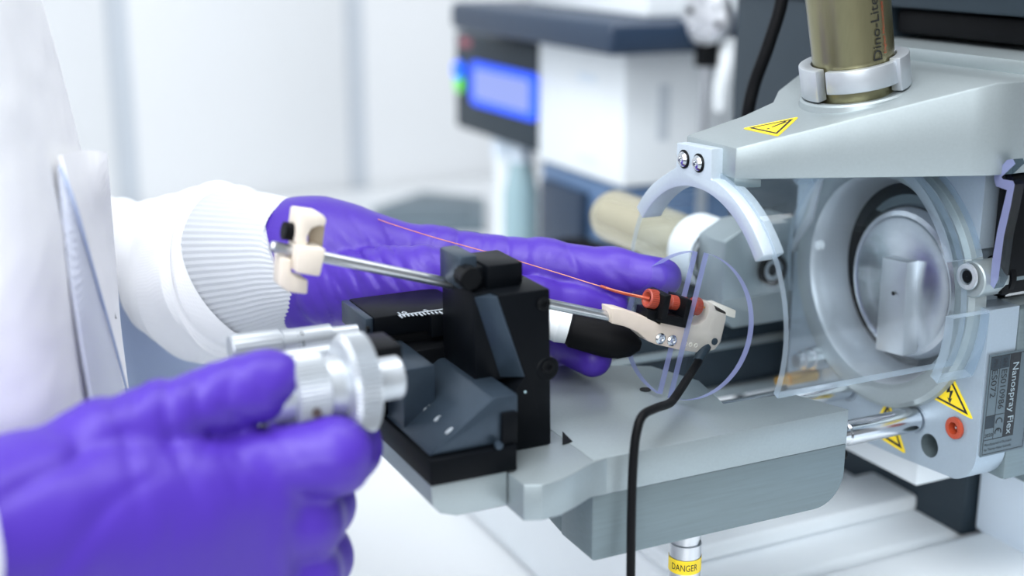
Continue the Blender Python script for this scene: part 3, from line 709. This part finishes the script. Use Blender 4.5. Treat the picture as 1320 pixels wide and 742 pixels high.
# =================================================================== EMITTER HOLDER ON ITS ROD
RA, RB = np.array([-167.2, 5.5, 49.6]), np.array([-26.5, 5.5, 4.9])
rd = (RB - RA) / np.linalg.norm(RB - RA)
rn = np.array([-rd[2], 0, rd[0]])       # perpendicular, upward, in the same plane
eh = thing('emitter_holder', 'steel rod with beige bracket, rear clamp, red fittings and round clear disc', 'emitter holder', (-90, 5.5, 26))
MB().lathe(RA, rd, [(0, 1.6), (.6, 2.0), (np.linalg.norm(RB - RA) + 6, 2.0)], 24).build('rod', steel_s, eh)
# front bracket, outline taken in the plane of its camera-side face
BY = 1.5
def bp2(px, py, y=BY): return pY(px, py, y)
NN = lambda *q: [bp2(*p) for p in q]
arc_n = [(896 + 18 * math.cos(math.radians(t)), 399 + 20 * math.sin(math.radians(t))) for t in (165, 140, 115, 90, 65, 40, 15, -10)]
outline = NN((788, 397), (803, 399), (845, 413), (868, 417), *arc_n, (914, 391), (922, 392), (937, 401), (936, 412), (929, 441), (921, 451), (902, 455), (876, 451), (846, 444), (836, 440), (822, 428), (806, 421), (789, 417))
fb = MB().prism(outline, (0, 8, 0)).build('front_bracket', beige, eh, .5)
MB().prism(NN((919, 392), (927, 391), (949, 400), (948, 410), (943, 409), (922, 401)), (0, 6, 0)).build('tip_jaw', jaw_white, fb, .4)
MB().lathe(bp2(921, 440), -EY, [(-.2, 1.55), (.25, 1.5), (.3, .1)], 18).build('dark_plug', slate, fb)
for q in ((851, 436), (866, 438.5)):
    c = bp2(*q)
    MB().lathe(c, -EY, [(-.3, 2.35), (.5, 2.3), (1.0, 1.6), (1.05, 1.1), (.3, 1.0), (.25, .1)], 24, cap=False).build('screw', steel, fb)
for q in ((884, 443), (890, 444), (897, 445)):
    MB().lathe(bp2(*q), -EY, [(-.1, 1.0), (.18, .9), (.18, .55), (-.05, .5)], 14, cap=False).build('embossed_mark', beige2, fb)
# black cradle
cr = MB().prism(NN((836, 399), (860, 402), (851, 420), (834, 411)), (0, 9, 0)).build('cradle_foot', blackp, eh, .4)
cd = thing if False else None
def cpt(px, py, y): return pY(px, py, y)
crd = MB().prism([cpt(*q, -2.5) for q in ((851, 416), (884, 423), (886, 411), (883, 410), (858, 405))], (0, 14, 0)).build('cradle_base', blackp, eh, .4)
for a in (((858, 382), (866, 380), (860, 410), (852, 412)), ((886, 386), (893, 387), (884, 423), (879, 420))):
    MB().prism([cpt(*q, -2.6) for q in a], (0, 14, 0)).build('cradle_wall', blackp, eh, .3)
# red fittings in a row, axis parallel to the rod
FA = pY(834, 384, 4.5); FB = pY(901, 395, 4.5); fd = (FB - FA) / np.linalg.norm(FB - FA); fl = np.linalg.norm(FB - FA)
MB().lathe(FA, fd, [(2.2, 1.3), (0, 2.6), (-.2, 3.4), (.2, 3.9), (4.0, 3.9), (4.5, 3.5), (4.6, 2.9)], 56, (3, 4, .95), cap=False).build('knurled_nut', redp, eh)
MB().lathe(FA, fd, [(4.5, 2.9), (6, 3.05), (10.5, 3.0), (10.8, 2.5)], 32).build('ferrule_body', redp, eh)
MB().lathe(FA, fd, [(10.6, 2.7), (11, 3.0), (18.6, 3.0), (19, 2.7)], 48, (1, 2, .95)).build('knurled_sleeve', redp, eh)
MB().lathe(FA, fd, [(fl - 3.6, 2.6), (fl - 3.2, 3.6), (fl - .4, 3.7), (fl, 3.1), (fl + .1, .3)], 56, (1, 2, .95)).build('knurled_end_nut', redp, eh)
MB().cyl(FA + fd * 18, FB - fd * 3, 1.8, 16).build('ferrule_core', redp, eh)
MB().cyl(FB, pY(917, 397, 4.5), .45, 10).build('emitter_tip', brass, eh)
MB().cyl(pY(913, 395.5, 3), pY(913, 395.5, 7), .9, 12).build('tip_pin', slate, eh)
# rear clamp on the rod
def P5(px, py, y=5.5): return pY(px, py, y)
def rq(pts, y0, dy, nm, mt=beige2, bv=.9): return MB().prism([P5(*q, y0) for q in pts], (0, dy, 0)).build(nm, mt, eh, bv)
rc = rq([(386, 272), (416, 276), (422, 283), (420, 292), (412, 291), (402, 295), (397, 305), (397, 322), (386, 325), (381, 310)], 1, 11, 'clamp_arm')
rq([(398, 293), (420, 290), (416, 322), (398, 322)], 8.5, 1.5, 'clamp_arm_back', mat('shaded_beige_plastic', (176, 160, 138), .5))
rq([(384, 318), (421, 321), (413, 357), (382, 352)], -2, 12, 'clamp_block')
rq([(362, 331), (377, 334), (376, 352), (384, 357), (398, 361), (397, 380), (372, 377), (361, 369)], 3, 9, 'clamp_jaw')
MB().cyl(P5(365, 297, 6), P5(381, 299, 6), 3.2, 20).build('clamp_knob', rubber, eh)
# round clear disc with slot
dn = RT * .97 * .68 + UP * -.2 * .68 + FW * .73
rr_ = ray(885, 420); dn -= 0; dn /= np.linalg.norm(dn)
dm = RT * .28 + UP * 1.0; dm -= dn * np.dot(dm, dn); dm /= np.linalg.norm(dm); ds = np.cross(dm, dn); ds /= np.linalg.norm(ds)
if np.dot(ds, RT) < 0: ds = -ds
DC = D(885, 419, 530); DR = 30.0
disc = bpy.data.objects.new('splash_disc', None); COL.objects.link(disc); disc.parent = eh
def half(sgn, off, th, g):
    a = math.acos(g / DR); pts = [DC + ds * sgn * DR * math.cos(t) + dm * DR * math.sin(t) - dn * (th / 2 + off) for t in np.linspace(-a, a, 46)]
    o = MB().prism(pts, dn * th).build('disc_half', [clear, clear_edge], disc)
    w = Vector(dn)
    for p in o.data.polygons:
        if abs(p.normal.dot(w)) < .5: p.material_index = 1
half(-1, 0, 3.6, 4.6); half(1, 0, 3.6, .8)

# thin capillary running into the fitting
cap_pts = bez([D(474, 277, 575), D(500, 287, 562), D(560, 306, 548), D(640, 328, 540), D(720, 352, 534), D(775, 369, 531), FA + fd * 1.5], 6)
cpl = thing('capillary_tube', 'hair-thin orange capillary running over the glove into the red fitting', 'capillary', cap_pts[-1])
MB().tube(cap_pts, .2, 8).build('capillary', amber, cpl)
MB().tube(bez([D(774, 368.5, 531), D(800, 377, 530), FA + fd * 1.5], 4), .62, 8).build('sleeve', orange, cpl)

# black cable hanging from the bracket
kp = bez([pY(908, 449, 3), pY(900, 466, -1), pY(886, 488, -12), pY(870, 512, -24), pY(862, 520, -30), pY(845, 526, -40), pY(828, 536, -47), pY(820, 560, -49), pY(816, 600, -49), pY(814, 660, -49), pY(813, 742, -49), pY(812, 800, -49)], 8)
cbl = thing('black_cable', 'black cable dropping from the bracket over the edge of the base block', 'cable', kp[-1])
MB().tube(kp, 1.7, 14).build('cable', rubber, cbl)
MB().cyl(pY(909, 446, 3.5), pY(899, 466, -.5), 2.6, 16, 2.0).build('strain_relief', slate, cbl)

# black capped tool behind the bracket
tk = thing('capped_probe', 'rounded black cap on a white collar behind the beige bracket, held by gloved fingers', 'probe', D(770, 430, 541))
MB().lathe(D(722, 420, 541), (D(826, 446, 541) - D(722, 420, 541)), [(3, 6.2), (5, 7.6), (20, 8.2), (26, 7.4), (31, 5.2), (34, 2), (34.4, .1)], 36).build('cap', rubber, tk)
MB().lathe(D(716, 418, 541), (D(826, 446, 541) - D(716, 418, 541)), [(-14, 6.6), (0, 6.8), (1, 7.2), (5.6, 6.6)], 32).build('collar', whitep, tk)
MB().lathe(D(716, 418, 541), (D(826, 446, 541) - D(716, 418, 541)), [(5.4, 6.4), (9.5, 7.4)], 32).build('grey_ring', slate, tk)

# =================================================================== PERSON
per = thing('person', 'person in white lab coat and violet gloves turning the knob and steadying the fitting', 'person', (-320, 130, -1100))
# far hand (left hand), seen from its thumb side
K = lambda *c: list(c)
far_palm = chain((380, 336, 582, 74), (410, 340, 581, 76), (470, 348, 578, 62), (540, 342, 578, 44)) + chain((420, 365, 584, 52), (520, 392, 588, 44))
far_index = chain((480, 326, 578, 46), (560, 331, 572, 38), (700, 343, 563, 34), (790, 351, 556, 30), (853, 358, 550, 26))
far_thumb = chain((425, 372, 562, 48), (500, 362, 548, 44), (545, 360, 543, 42), (600, 370, 543, 36), (690, 388, 548, 28), (742, 394, 553, 25), (790, 397, 555, 21))
far_mid = chain((500, 390, 588, 42), (640, 420, 592, 33), (720, 436, 574, 28), (764, 461, 553, 25))
far_ring = chain((480, 400, 596, 44), (600, 430, 602, 32), (690, 436, 592, 26), (714, 452, 582, 23))
wr_far = [(D(500, 350, 540), RT * .9 + .45 * UP, 7, 1.9, 17), (D(470, 335, 550), RT * .8 + .6 * UP, 8, 1.3, 20), (D(655, 322, 556), RT * .95 - UP * .35, 8, 1.0, 13), (D(740, 330, 548), RT, 13, 1.2, 10), (D(590, 310, 560), RT * .8 - UP * .5, 9, 1.1, 16), (D(440, 395, 552), RT * .9 + UP * .3, 6, 1.3, 16), (D(590, 375, 532), RT * .6 + UP * .8, 7, 1.5, 15), (D(790, 380, 545), RT * .7 + UP * .7, 8, 1.2, 9)]
gl = sdf_mesh('far_glove', [(16, far_palm), (5, far_index), (5, far_thumb), (5, far_mid), (5, far_ring)], glove, per, 1.05, 2.2, wr_far, smooth=1)
# near hand (right hand), seen from the back
nr_palm = chain((-120, 720, 345, 150), (60, 690, 375, 125), (200, 660, 395, 95)) + chain((150, 655, 390, 92), (330, 618, 412, 60)) + chain((150, 680, 390, 100), (320, 690, 412, 66)) + chain((150, 730, 390, 100), (310, 770, 412, 64)) + chain((150, 780, 390, 95), (300, 850, 412, 60))
nr_thumb = chain((40, 645, 372, 78), (130, 576, 385, 58), (210, 540, 396, 46), (285, 512, 406, 41), (330, 500, 411, 41), (352, 489, 415, 38))
nr_index = chain((320, 608, 412, 60), (428, 589, 414, 47), (444, 576, 432, 43), (425, 552, 446, 36))
nr_mid = chain((300, 690, 410, 62), (390, 672, 420, 47), (412, 650, 440, 41), (405, 610, 452, 34))
nr_ring = chain((290, 770, 410, 62), (386, 742, 425, 48), (408, 718, 446, 42), (400, 675, 458, 34))
nr_pink = chain((280, 850, 410, 56), (370, 815, 425, 44), (395, 790, 445, 38))
wr_nr = [(D(225, 520, 400), RT, 9, 1.3, 22), (D(330, 545, 412), RT * .6 + UP * .8, 12, 1.2, 20), (D(300, 480, 420), RT * .9 + UP * .3, 9, 1.0, 16), (D(40, 640, 360), RT * .5 - UP * .7, 16, 2.0, 26), (D(430, 640, 410), UP, 9, .9, 14), (D(170, 580, 380), RT + UP * .2, 13, 1.2, 24)]
gn = sdf_mesh('near_glove', [(14, nr_palm), (7, nr_thumb), (7, nr_index), (7, nr_mid), (7, nr_ring), (7, nr_pink)], glove, per, 1.3, 2.4, wr_nr, smooth=2)
# knit cuff of the far arm: ribbed tube
def rib_tube(name, nodes, mt, parent, ribs=0, amp=0, n=160, caps=False, wob=0):
    P = [D(x, y, d) for x, y, d, r in nodes]; R = [r * d / F for x, y, d, r in nodes]
    Pn = bez(P, 5); Rn = [float(np.interp(i / 5, range(len(R)), R)) for i in range(len(Pn))]
    vs = []; fs = []
    for k, p in enumerate(Pn):
        d = Pn[min(k + 1, len(Pn) - 1)] - Pn[max(k - 1, 0)]; a, s, t = frame_from(d)
        for i in range(n):
            th = 2 * math.pi * i / n
            w = wob * (math.sin(3 * th + k * .9) * .5 + math.sin(k * 1.7 + 2 * th) * .5 + .4 * math.sin(5 * th - k * .6))
            rr = Rn[k] * (1 + amp * math.cos(ribs * th) + w * min(1, k / 12)); vs.append(p + (s * math.cos(th) + t * math.sin(th)) * rr)
    for k in range(len(Pn) - 1):
        for i in range(n): j = (i + 1) % n; fs.append((k * n + i, k * n + j, (k + 1) * n + j, (k + 1) * n + i))
    if caps: fs += [tuple(range(n))[::-1], tuple(range((len(Pn) - 1) * n, len(Pn) * n))]
    return MB().add(vs, fs).build(name, mt, parent)
cuff = rib_tube('knit_cuff', [(389, 338, 577.5, 72), (391, 338, 577, 77), (386, 339, 578, 81), (368, 340, 582, 87), (340, 342, 588, 95), (310, 345, 595, 103), (285, 347, 601, 106)], knitm, per, 74, .0055, 296)
slv = rib_tube('far_sleeve', [(311, 346.5, 594.5, 102), (309, 347, 595, 107), (298, 348, 598, 111), (266, 350, 605, 114), (228, 336, 618, 90), (195, 320, 632, 64), (168, 305, 644, 44), (140, 300, 654, 46), (60, 300, 690, 66), (-60, 280, 740, 84)], coatm, per, 0, 0, 96, False, .045)
rib_tube('near_sleeve', [(-110, 722, 346, 150), (-200, 730, 330, 165), (-420, 700, 330, 190)], coatm, per, 0, 0, 72, True, .02)
# coat body: stacked ellipses
def loft(name, rows, mt, parent, n=96):
    vs = []; fs = []
    for z, cx, cy, a, b in rows:
        for i in range(n):
            th = 2 * math.pi * i / n; e = .82; c, s = math.cos(th), math.sin(th)
            w = 1 + .012 * math.sin(6 * th + z * .02) + .01 * math.sin(11 * th - z * .013)
            vs.append((cx + a * w * math.copysign(abs(c) ** e, c), cy + b * w * math.copysign(abs(s) ** e, s), z))
    for k in range(len(rows) - 1):
        for i in range(n): j = (i + 1) % n; fs.append((k * n + i, k * n + j, (k + 1) * n + j, (k + 1) * n + i))
    fs += [tuple(range(n))[::-1], tuple(range((len(rows) - 1) * n, len(rows) * n))]
    return MB().add(vs, fs).build(name, mt, parent)
T = [(-640, 118, 200), (-400, 116, 195), (-200, 114, 190), (-100, 112, 188), (-30, 108, 186), (50, 102, 188), (110, 97, 192), (200, 92, 196), (300, 86, 196), (360, 60, 150), (385, 40, 80)]
front = lambda z: float(np.interp(z, [-640, -30, 64, 126, 250, 385], [-196, -203, -211, -223, -252, -285]))
rows = []
for z in np.linspace(-640, 385, 42):
    a = float(np.interp(z, [t[0] for t in T], [t[1] for t in T])); b = float(np.interp(z, [t[0] for t in T], [t[2] for t in T]))
    rows.append((z, front(z) - a, 150, a, b))
coat = loft('lab_coat', rows, coatm, per)
for y in (90, 210): MB().lathe((-310, y, 0), EZ, [(-1095, 50), (-1060, 52), (-640, 85), (-560, 90)], 28).build('trouser_leg', slate2, per)
for y in (90, 210): MB().prism([np.array([-360 + a, y + b, -1100.0]) for a, b in ((0, -38), (150, -42), (200, -20), (205, 10), (180, 38), (0, 38))], (0, 0, 55)).build('shoe', whitep, per, 12)
# coat front facing and placket sheets
def sheet(name, grid, th, mt, parent, sub=4):
    """grid[row][col] of 3-D points, smoothed by Catmull-Rom both ways, given a thickness"""
    G = [bez(r, sub) for r in grid]; G = np.array([bez([G[i][j] for i in range(len(G))], sub) for j in range(len(G[0]))])
    nu, nv = G.shape[:2]; du = np.gradient(G, axis=0); dv = np.gradient(G, axis=1); N = np.cross(du, dv); N /= np.linalg.norm(N, axis=-1)[..., None] + 1e-9
    vs = list(G.reshape(-1, 3)) + list((G + N * th).reshape(-1, 3)); M = nu * nv; fs = []
    for i in range(nu - 1):
        for j in range(nv - 1):
            a, b, c, d = i * nv + j, i * nv + j + 1, (i + 1) * nv + j + 1, (i + 1) * nv + j
            fs += [(a, b, c, d), (M + d, M + c, M + b, M + a)]
    ring = [i for i in range(nv)] + [i * nv + nv - 1 for i in range(1, nu)] + [(nu - 1) * nv + j for j in range(nv - 2, -1, -1)] + [i * nv for i in range(nu - 2, 0, -1)]
    for k in range(len(ring)): a, b = ring[k], ring[(k + 1) % len(ring)]; fs.append((a, M + a, M + b, b))
    return MB().add(vs, fs).build(name, mt, parent)
def dd(px, py, d, lift=2.5):
    best = None
    for t in np.arange(430, 640, 1.0):
        p = D(px, py, t); z = p[2]
        a = float(np.interp(z, [q[0] for q in T], [q[1] for q in T])); b = float(np.interp(z, [q[0] for q in T], [q[2] for q in T]))
        f = (abs(p[0] - (front(z) - a)) / a) ** (2 / .82) + (abs(p[1] - 150) / b) ** (2 / .82)
        if best is None or f < best[0]: best = (f, t)
        if f < 1.05: break
    return D(px, py, best[1] - lift)
sheet('coat_facing', [[dd(74, 214, 549), dd(76, 213, 547), dd(79, 212, 546)], [dd(80, 285, 541), dd(89, 275, 539), dd(99, 270, 540)], [dd(96, 375, 535), dd(108, 360, 533), dd(121, 350, 534)], [dd(108, 450, 531), dd(126, 440, 529), dd(146, 430, 531)], [dd(120, 520, 528), dd(142, 518, 526), dd(166, 515, 530)], [dd(132, 620, 524), dd(156, 620, 522), dd(186, 620, 527)]], 1.2, coatm2, per)
sheet('coat_lapel', [[dd(80, 200, 545), dd(108, 193, 547), dd(138, 196, 560)], [dd(90, 240, 541), dd(118, 240, 545), dd(142, 240, 558)], [dd(105, 290, 538), dd(128, 292, 542), dd(146, 295, 556)], [dd(121, 350, 534), dd(138, 352, 539), dd(151, 355, 552)], [dd(139, 420, 531), dd(148, 420, 535), dd(156, 420, 546)], [dd(160, 500, 529), dd(163, 500, 532), dd(166, 500, 540)]], 1.2, coatm, per)
MB().tube(bez([dd(78, 214, 541), *[dd(*q, 0, 4.2) for q in ((98, 268), (121, 350), (141, 420), (156, 475), (166, 515))]], 6), .55, 8).build('coat_seam', coat_shade, per)
sheet('coat_inner_front', [[D(140, 300, 640), D(180, 330, 650), D(210, 360, 660)], [D(140, 380, 640), D(190, 400, 650), D(250, 430, 660)], [D(145, 460, 630), D(200, 480, 640), D(290, 500, 650)], [D(150, 560, 620), D(210, 570, 630), D(330, 580, 640)], [D(150, 660, 620), D(210, 670, 630), D(330, 680, 640)]], 1.5, coat_shade, per)
MB().prism([dd(145, 335, 546), dd(148.5, 336, 546), dd(150, 362, 546), dd(146.5, 366, 546)], -FW * 1.5).build('pen_clip', slate, per)
MB().prism([dd(148.5, 396, 545), dd(151, 397, 545), dd(151.5, 411, 545), dd(149, 410, 545)], -FW * 1.5).build('pen_clip', slate, per)

# =================================================================== SPECTROMETER COVERS (lower right)
ms = thing('spectrometer_cover', 'smooth white stepped cover and shelf of the spectrometer under the ion source', 'instrument cover', (250, 0, -200))
MB().box((20, 12, -200), (420, 300, -133)).build('rear_tray', whitep, ms, 6, 4)
MB().box((20, -260, -200), (420, 6, -128)).build('front_tray', whitep, ms, 9, 5)
MB().box((20, 40, -133), (172, 75, -124)).build('tray_ridge', whitep, ms, 3, 3)
MB().box((176, -260, -129), (420, 6, -72)).build('white_panel', whitep_b, ms, 1.5)
MB().box((171, 9, -133), (420, 200, -94)).build('recess_shade_panel', slate, ms, 1)  # slate colour stands in for the shade inside the recess
MB().box((150, 6, -133), (172, 9, -94)).build('recess_side', whitep_b, ms, .5) if False else None
MB().box((128, -2, -94), (420, 200, -80)).build('support_shelf', whitep, ms, 1)
MB().box((150, -45, -80), (230, 60, -70.5)).build('mount_plate', silver_d, ms, 1)

cab = thing('spectrometer_cabinet', 'tall slate-grey instrument cabinet standing behind the ion source', 'cabinet', (300, 60, -200))
cx0 = 150.0
yl = float(pX(943, 80, cx0)[1])
MB().box((cx0 + 90, -300, 104), (cx0 + 420, yl, 330)).build('cabinet_body', slate, cab, 2)
MB().box((cx0, -40, 118), (cx0 + 90, yl, 330)).build('front_panel', slate, cab, 2)
MB().box((cx0 + 2, 70, -79.5), (cx0 + 80, yl, 118)).build('lower_panel', slate, cab, 1)
MB().box((cx0 + 6, -60, 106), (cx0 + 90, 66, 117)).build('dark_lip', rubber, cab, 2)
cc = bez([D(1012, -60, 600), D(1008, 0, 600), D(990, 60, 604), D(972, 110, 610), D(962, 160, 616), D(955, 240, 640)], 8)
c_o = tag(MB().tube(cc, 3.0, 14).build('power_cable', rubber), 'black cable curving down in front of the slate-grey cabinet', 'cable')

# dark rail behind the clear shield
rail = thing('rear_rail_unit', 'black rail with a pale stripe behind the round clear disc', 'rail', (60, 100, -60))
qa = [pY(*q, 82) for q in ((900, 425), (1032, 400), (1032, 500), (900, 520))]
MB().box((8, 96, -75), (cx0 - .5, 130, -20)).build('rail_body', slate, rail, 1)
zs = float(pY(960, 441, 94)[2])
MB().box((8, 94, zs - 2), (cx0, 97, zs + 1.6)).build('pale_stripe', silver, rail, .4)
zs2 = float(pY(960, 518, 94)[2])
MB().box((8, 92, -75), (cx0, 97, -70)).build('pale_stripe', silver, rail, .4)


# =================================================================== BACKGROUND INSTRUMENT
lcx = 240.0
lc_ = thing('pump_module', 'white pump module with dark display panel and glowing blue screen in background', 'pump module', (330, 600, -200))
Y0, Y1, Y2 = float(pX(830, 240, lcx)[1]), float(pX(693, 150, lcx)[1]), float(pX(588, 100, lcx)[1])
Y0 = 455.0
zt, zb = 62.0, float(pX(690, 205, lcx)[2])
MB().box((lcx, Y0, zb), (lcx + 330, Y1, zt)).build('case', whitep, lc_, 4, 3)
MB().box((lcx - 1, Y1, -40), (lcx + 330, Y2, 54)).build('display_panel', slate, lc_, 3)
sp = [pX(*q, lcx - 3) for q in ((607, 76), (691, 93), (691, 158), (607, 137))]
def rrect(yc, zc, hy, hz, r, x):
    return yz(x, [(yc + sy * (hy - r) + r * math.cos(math.radians(a)), zc + sz * (hz - r) + r * math.sin(math.radians(a))) for sy, sz, a0 in ((1, 1, 0), (-1, 1, 90), (-1, -1, 180), (1, -1, 270)) for a in range(a0, a0 + 91, 15)])
sy, sz = np.mean([p[1] for p in sp]), np.mean([p[2] for p in sp]); hy = (sp[0][1] - sp[1][1]) / 2
scr = MB().prism(rrect(sy, sz, hy, 20.5, 8, lcx - 4), (4, 0, 0)).build('screen', screen_b, lc_)
MB().prism(rrect(sy, sz, hy - 11, 14, 4, lcx - 4.6), (1, 0, 0)).build('screen_image', screen_w, scr)
lp = pX(592, 90, lcx - 2); MB().lathe(lp, -EX, [(-2, 9), (4, 8), (5, 4)], 24).build('blue_lamp', led_b, lc_)
lp = pX(592, 108, lcx - 2); MB().lathe(lp, -EX, [(-2, 9), (2, 8), (3, 4)], 24).build('green_lamp', led_g, lc_)
lp = pX(600, 55, lcx - 2); MB().box((lcx - 2, lp[1] - 10, lp[2] - 4), (lcx, lp[1] + 14, lp[2] + 4)).build('red_badge', pinkred, lc_)
for q in ((757, 100), (757, 205)):
    s_ = pX(*q, lcx); MB().box((lcx - 1, s_[1] - 14, s_[2] - 3), (lcx + 1, s_[1] + 14, s_[2] + 3)).build('grip_mark', whitep_b, lc_)
vv = pY(855, 145, Y0); MB().box((vv[0] - 5, Y0 - 1, vv[2] - 22), (vv[0] + 5, Y0 + 1, vv[2] + 22)).build('vent_slot', mat('pale_grey_vent', (196, 204, 212), .5), lc_)
# lower module and feet
MB().box((lcx + 5, Y0 + 4, -128), (lcx + 320, Y1 + 2, zb - 1)).build('lower_case', mat('blue_grey_plastic', (84, 112, 148), .45, 0, .05, 40), lc_, 3)
MB().box((lcx - 4, Y0 + 60, -128), (lcx + 6, Y0 + 135, -60)).build('lower_door', slate2, lc_, 3)
MB().box((lcx + 25, Y0 + 10, -200), (lcx + 300, Y1, -126)).build('plinth', blackp, lc_, 3)
tr = thing('solvent_tray', 'dark blue-grey tray with rounded front lying on top of the pump module', 'tray', (380, 540, 62))
tzb = zt + .5
MB().box((lcx - 40, 410, tzb), (lcx + 330, 700, tzb + 24)).build('tray', slate2, tr, 6, 3)
bt = thing('white_carton', 'white carton lying on the dark tray above the pump module', 'carton', (380, 520, tzb + 22))
MB().box((lcx + 10, 440, tzb + 24.3), (lcx + 260, 640, tzb + 80)).build('box_body', whitep, bt, 3)
MB().box((lcx + 9, 530, tzb + 60), (lcx + 261, 550, tzb + 80.5)).build('tape', whitep_b, bt, .4)
# valve
vl = thing('switching_valve', 'round chrome valve with dark ports beside the tray in the background', 'valve', D(915, 20, 1000))
vc = D(913, 22, 980)
vd = np.array([-.75, -.66, 0.05])
MB().lathe(vc, vd, [(-30, 14), (-6, 16), (-4, 20), (8, 20), (11, 16), (12, .2)], 32).build('valve_body', steel_s, vl)
aa, bs, bt_ = frame_from(vd)
for t in range(6):
    c = vc + aa * 9 + (bs * math.cos(t * 1.047 + .4) + bt_ * math.sin(t * 1.047 + .4)) * 12
    MB().cyl(c, c + aa * 5, 2.6, 12).build('port', blackp if t % 3 == 0 else steel, vl)
MB().cyl(vc - np.array([0, 0, 18.0]), vc - np.array([0, 0, 36.0]), 9, 18).build('valve_foot', blackp, vl)
MB().tube([D(938, 50, 985), D(936, 80, 985), D(930, 110, 990), D(928, 140, 1000)], 6, 12).build('white_tube', whitep, vl)
MB().cyl(vc - np.array([0, 0, 36.0]), np.array([vc[0], vc[1], -200.0]), 4, 14).build('stand_rod', steel_s, vl)
# bottles left of the lower case
for k, (px, mt_, lab) in enumerate(((652, whitep, 'pale blurred column of the pump module beneath the display panel'), (672, teal, 'teal glass bottle standing below the display panel'))):
    p = pX(px, 235, lcx + 20); g = thing('solvent_bottle' if k else 'sample_column', lab, 'bottle' if k else 'column', (p[0], p[1], -200))
    MB().lathe((p[0], p[1], 0), EZ, [(-200, 15), (-196, 17), (-90, 17), (-70, 12), (-45, 9)] if k else [(-200, 11), (-36, 11)], 24).build('bottle_body' if k else 'column_body', mt_, g)
    MB().lathe((p[0], p[1], 0), EZ, [(-60, 11), (-40, 11)] if k else [(-60, 13), (-37, 13)], 24).build('cap', whitep_b, g)
# dark things on the bench
tb = thing('keyboard_tray', 'dark grey flat tray lying on the white bench behind the far glove', 'tray', (260, 900, -200))
kq = [pZ(*q, -190) for q in ((478, 268), (545, 246), (625, 254), (625, 290), (480, 290))]
MB().prism(kq, (0, 0, -10)).build('tray_plate', mat('mid_grey_plastic', (96, 112, 122), .5, 0, .05, 20), tb, 2)
MB().prism([np.mean(kq, 0) * .2 + p * .8 + np.array([0, 0, .2]) for p in kq], (0, 0, 3)).build('tray_inset', mat('dark_grey_plastic', (84, 100, 110), .5, 0, .05, 20), tb, 1)
dk = thing('solvent_pump', 'low black pump unit in the shadow below the white pump module', 'pump', D(790, 280, 1060))
dp = pZ(780, 300, -150)
MB().box((175, 395, -200), (236, 505, -118)).build('pump_case', blackp, dk, 3)
MB().lathe((174, 450, -150), -EX, [(0, 22), (6, 22), (8, 18)], 28).build('pump_head', slate2, dk)
MB().tube(bez([(176, 470, -120), (150, 440, -90), (170, 400, -70), (220, 380, -90), (230, 420, -118)], 6), 4, 10).build('hose', rubber, dk)
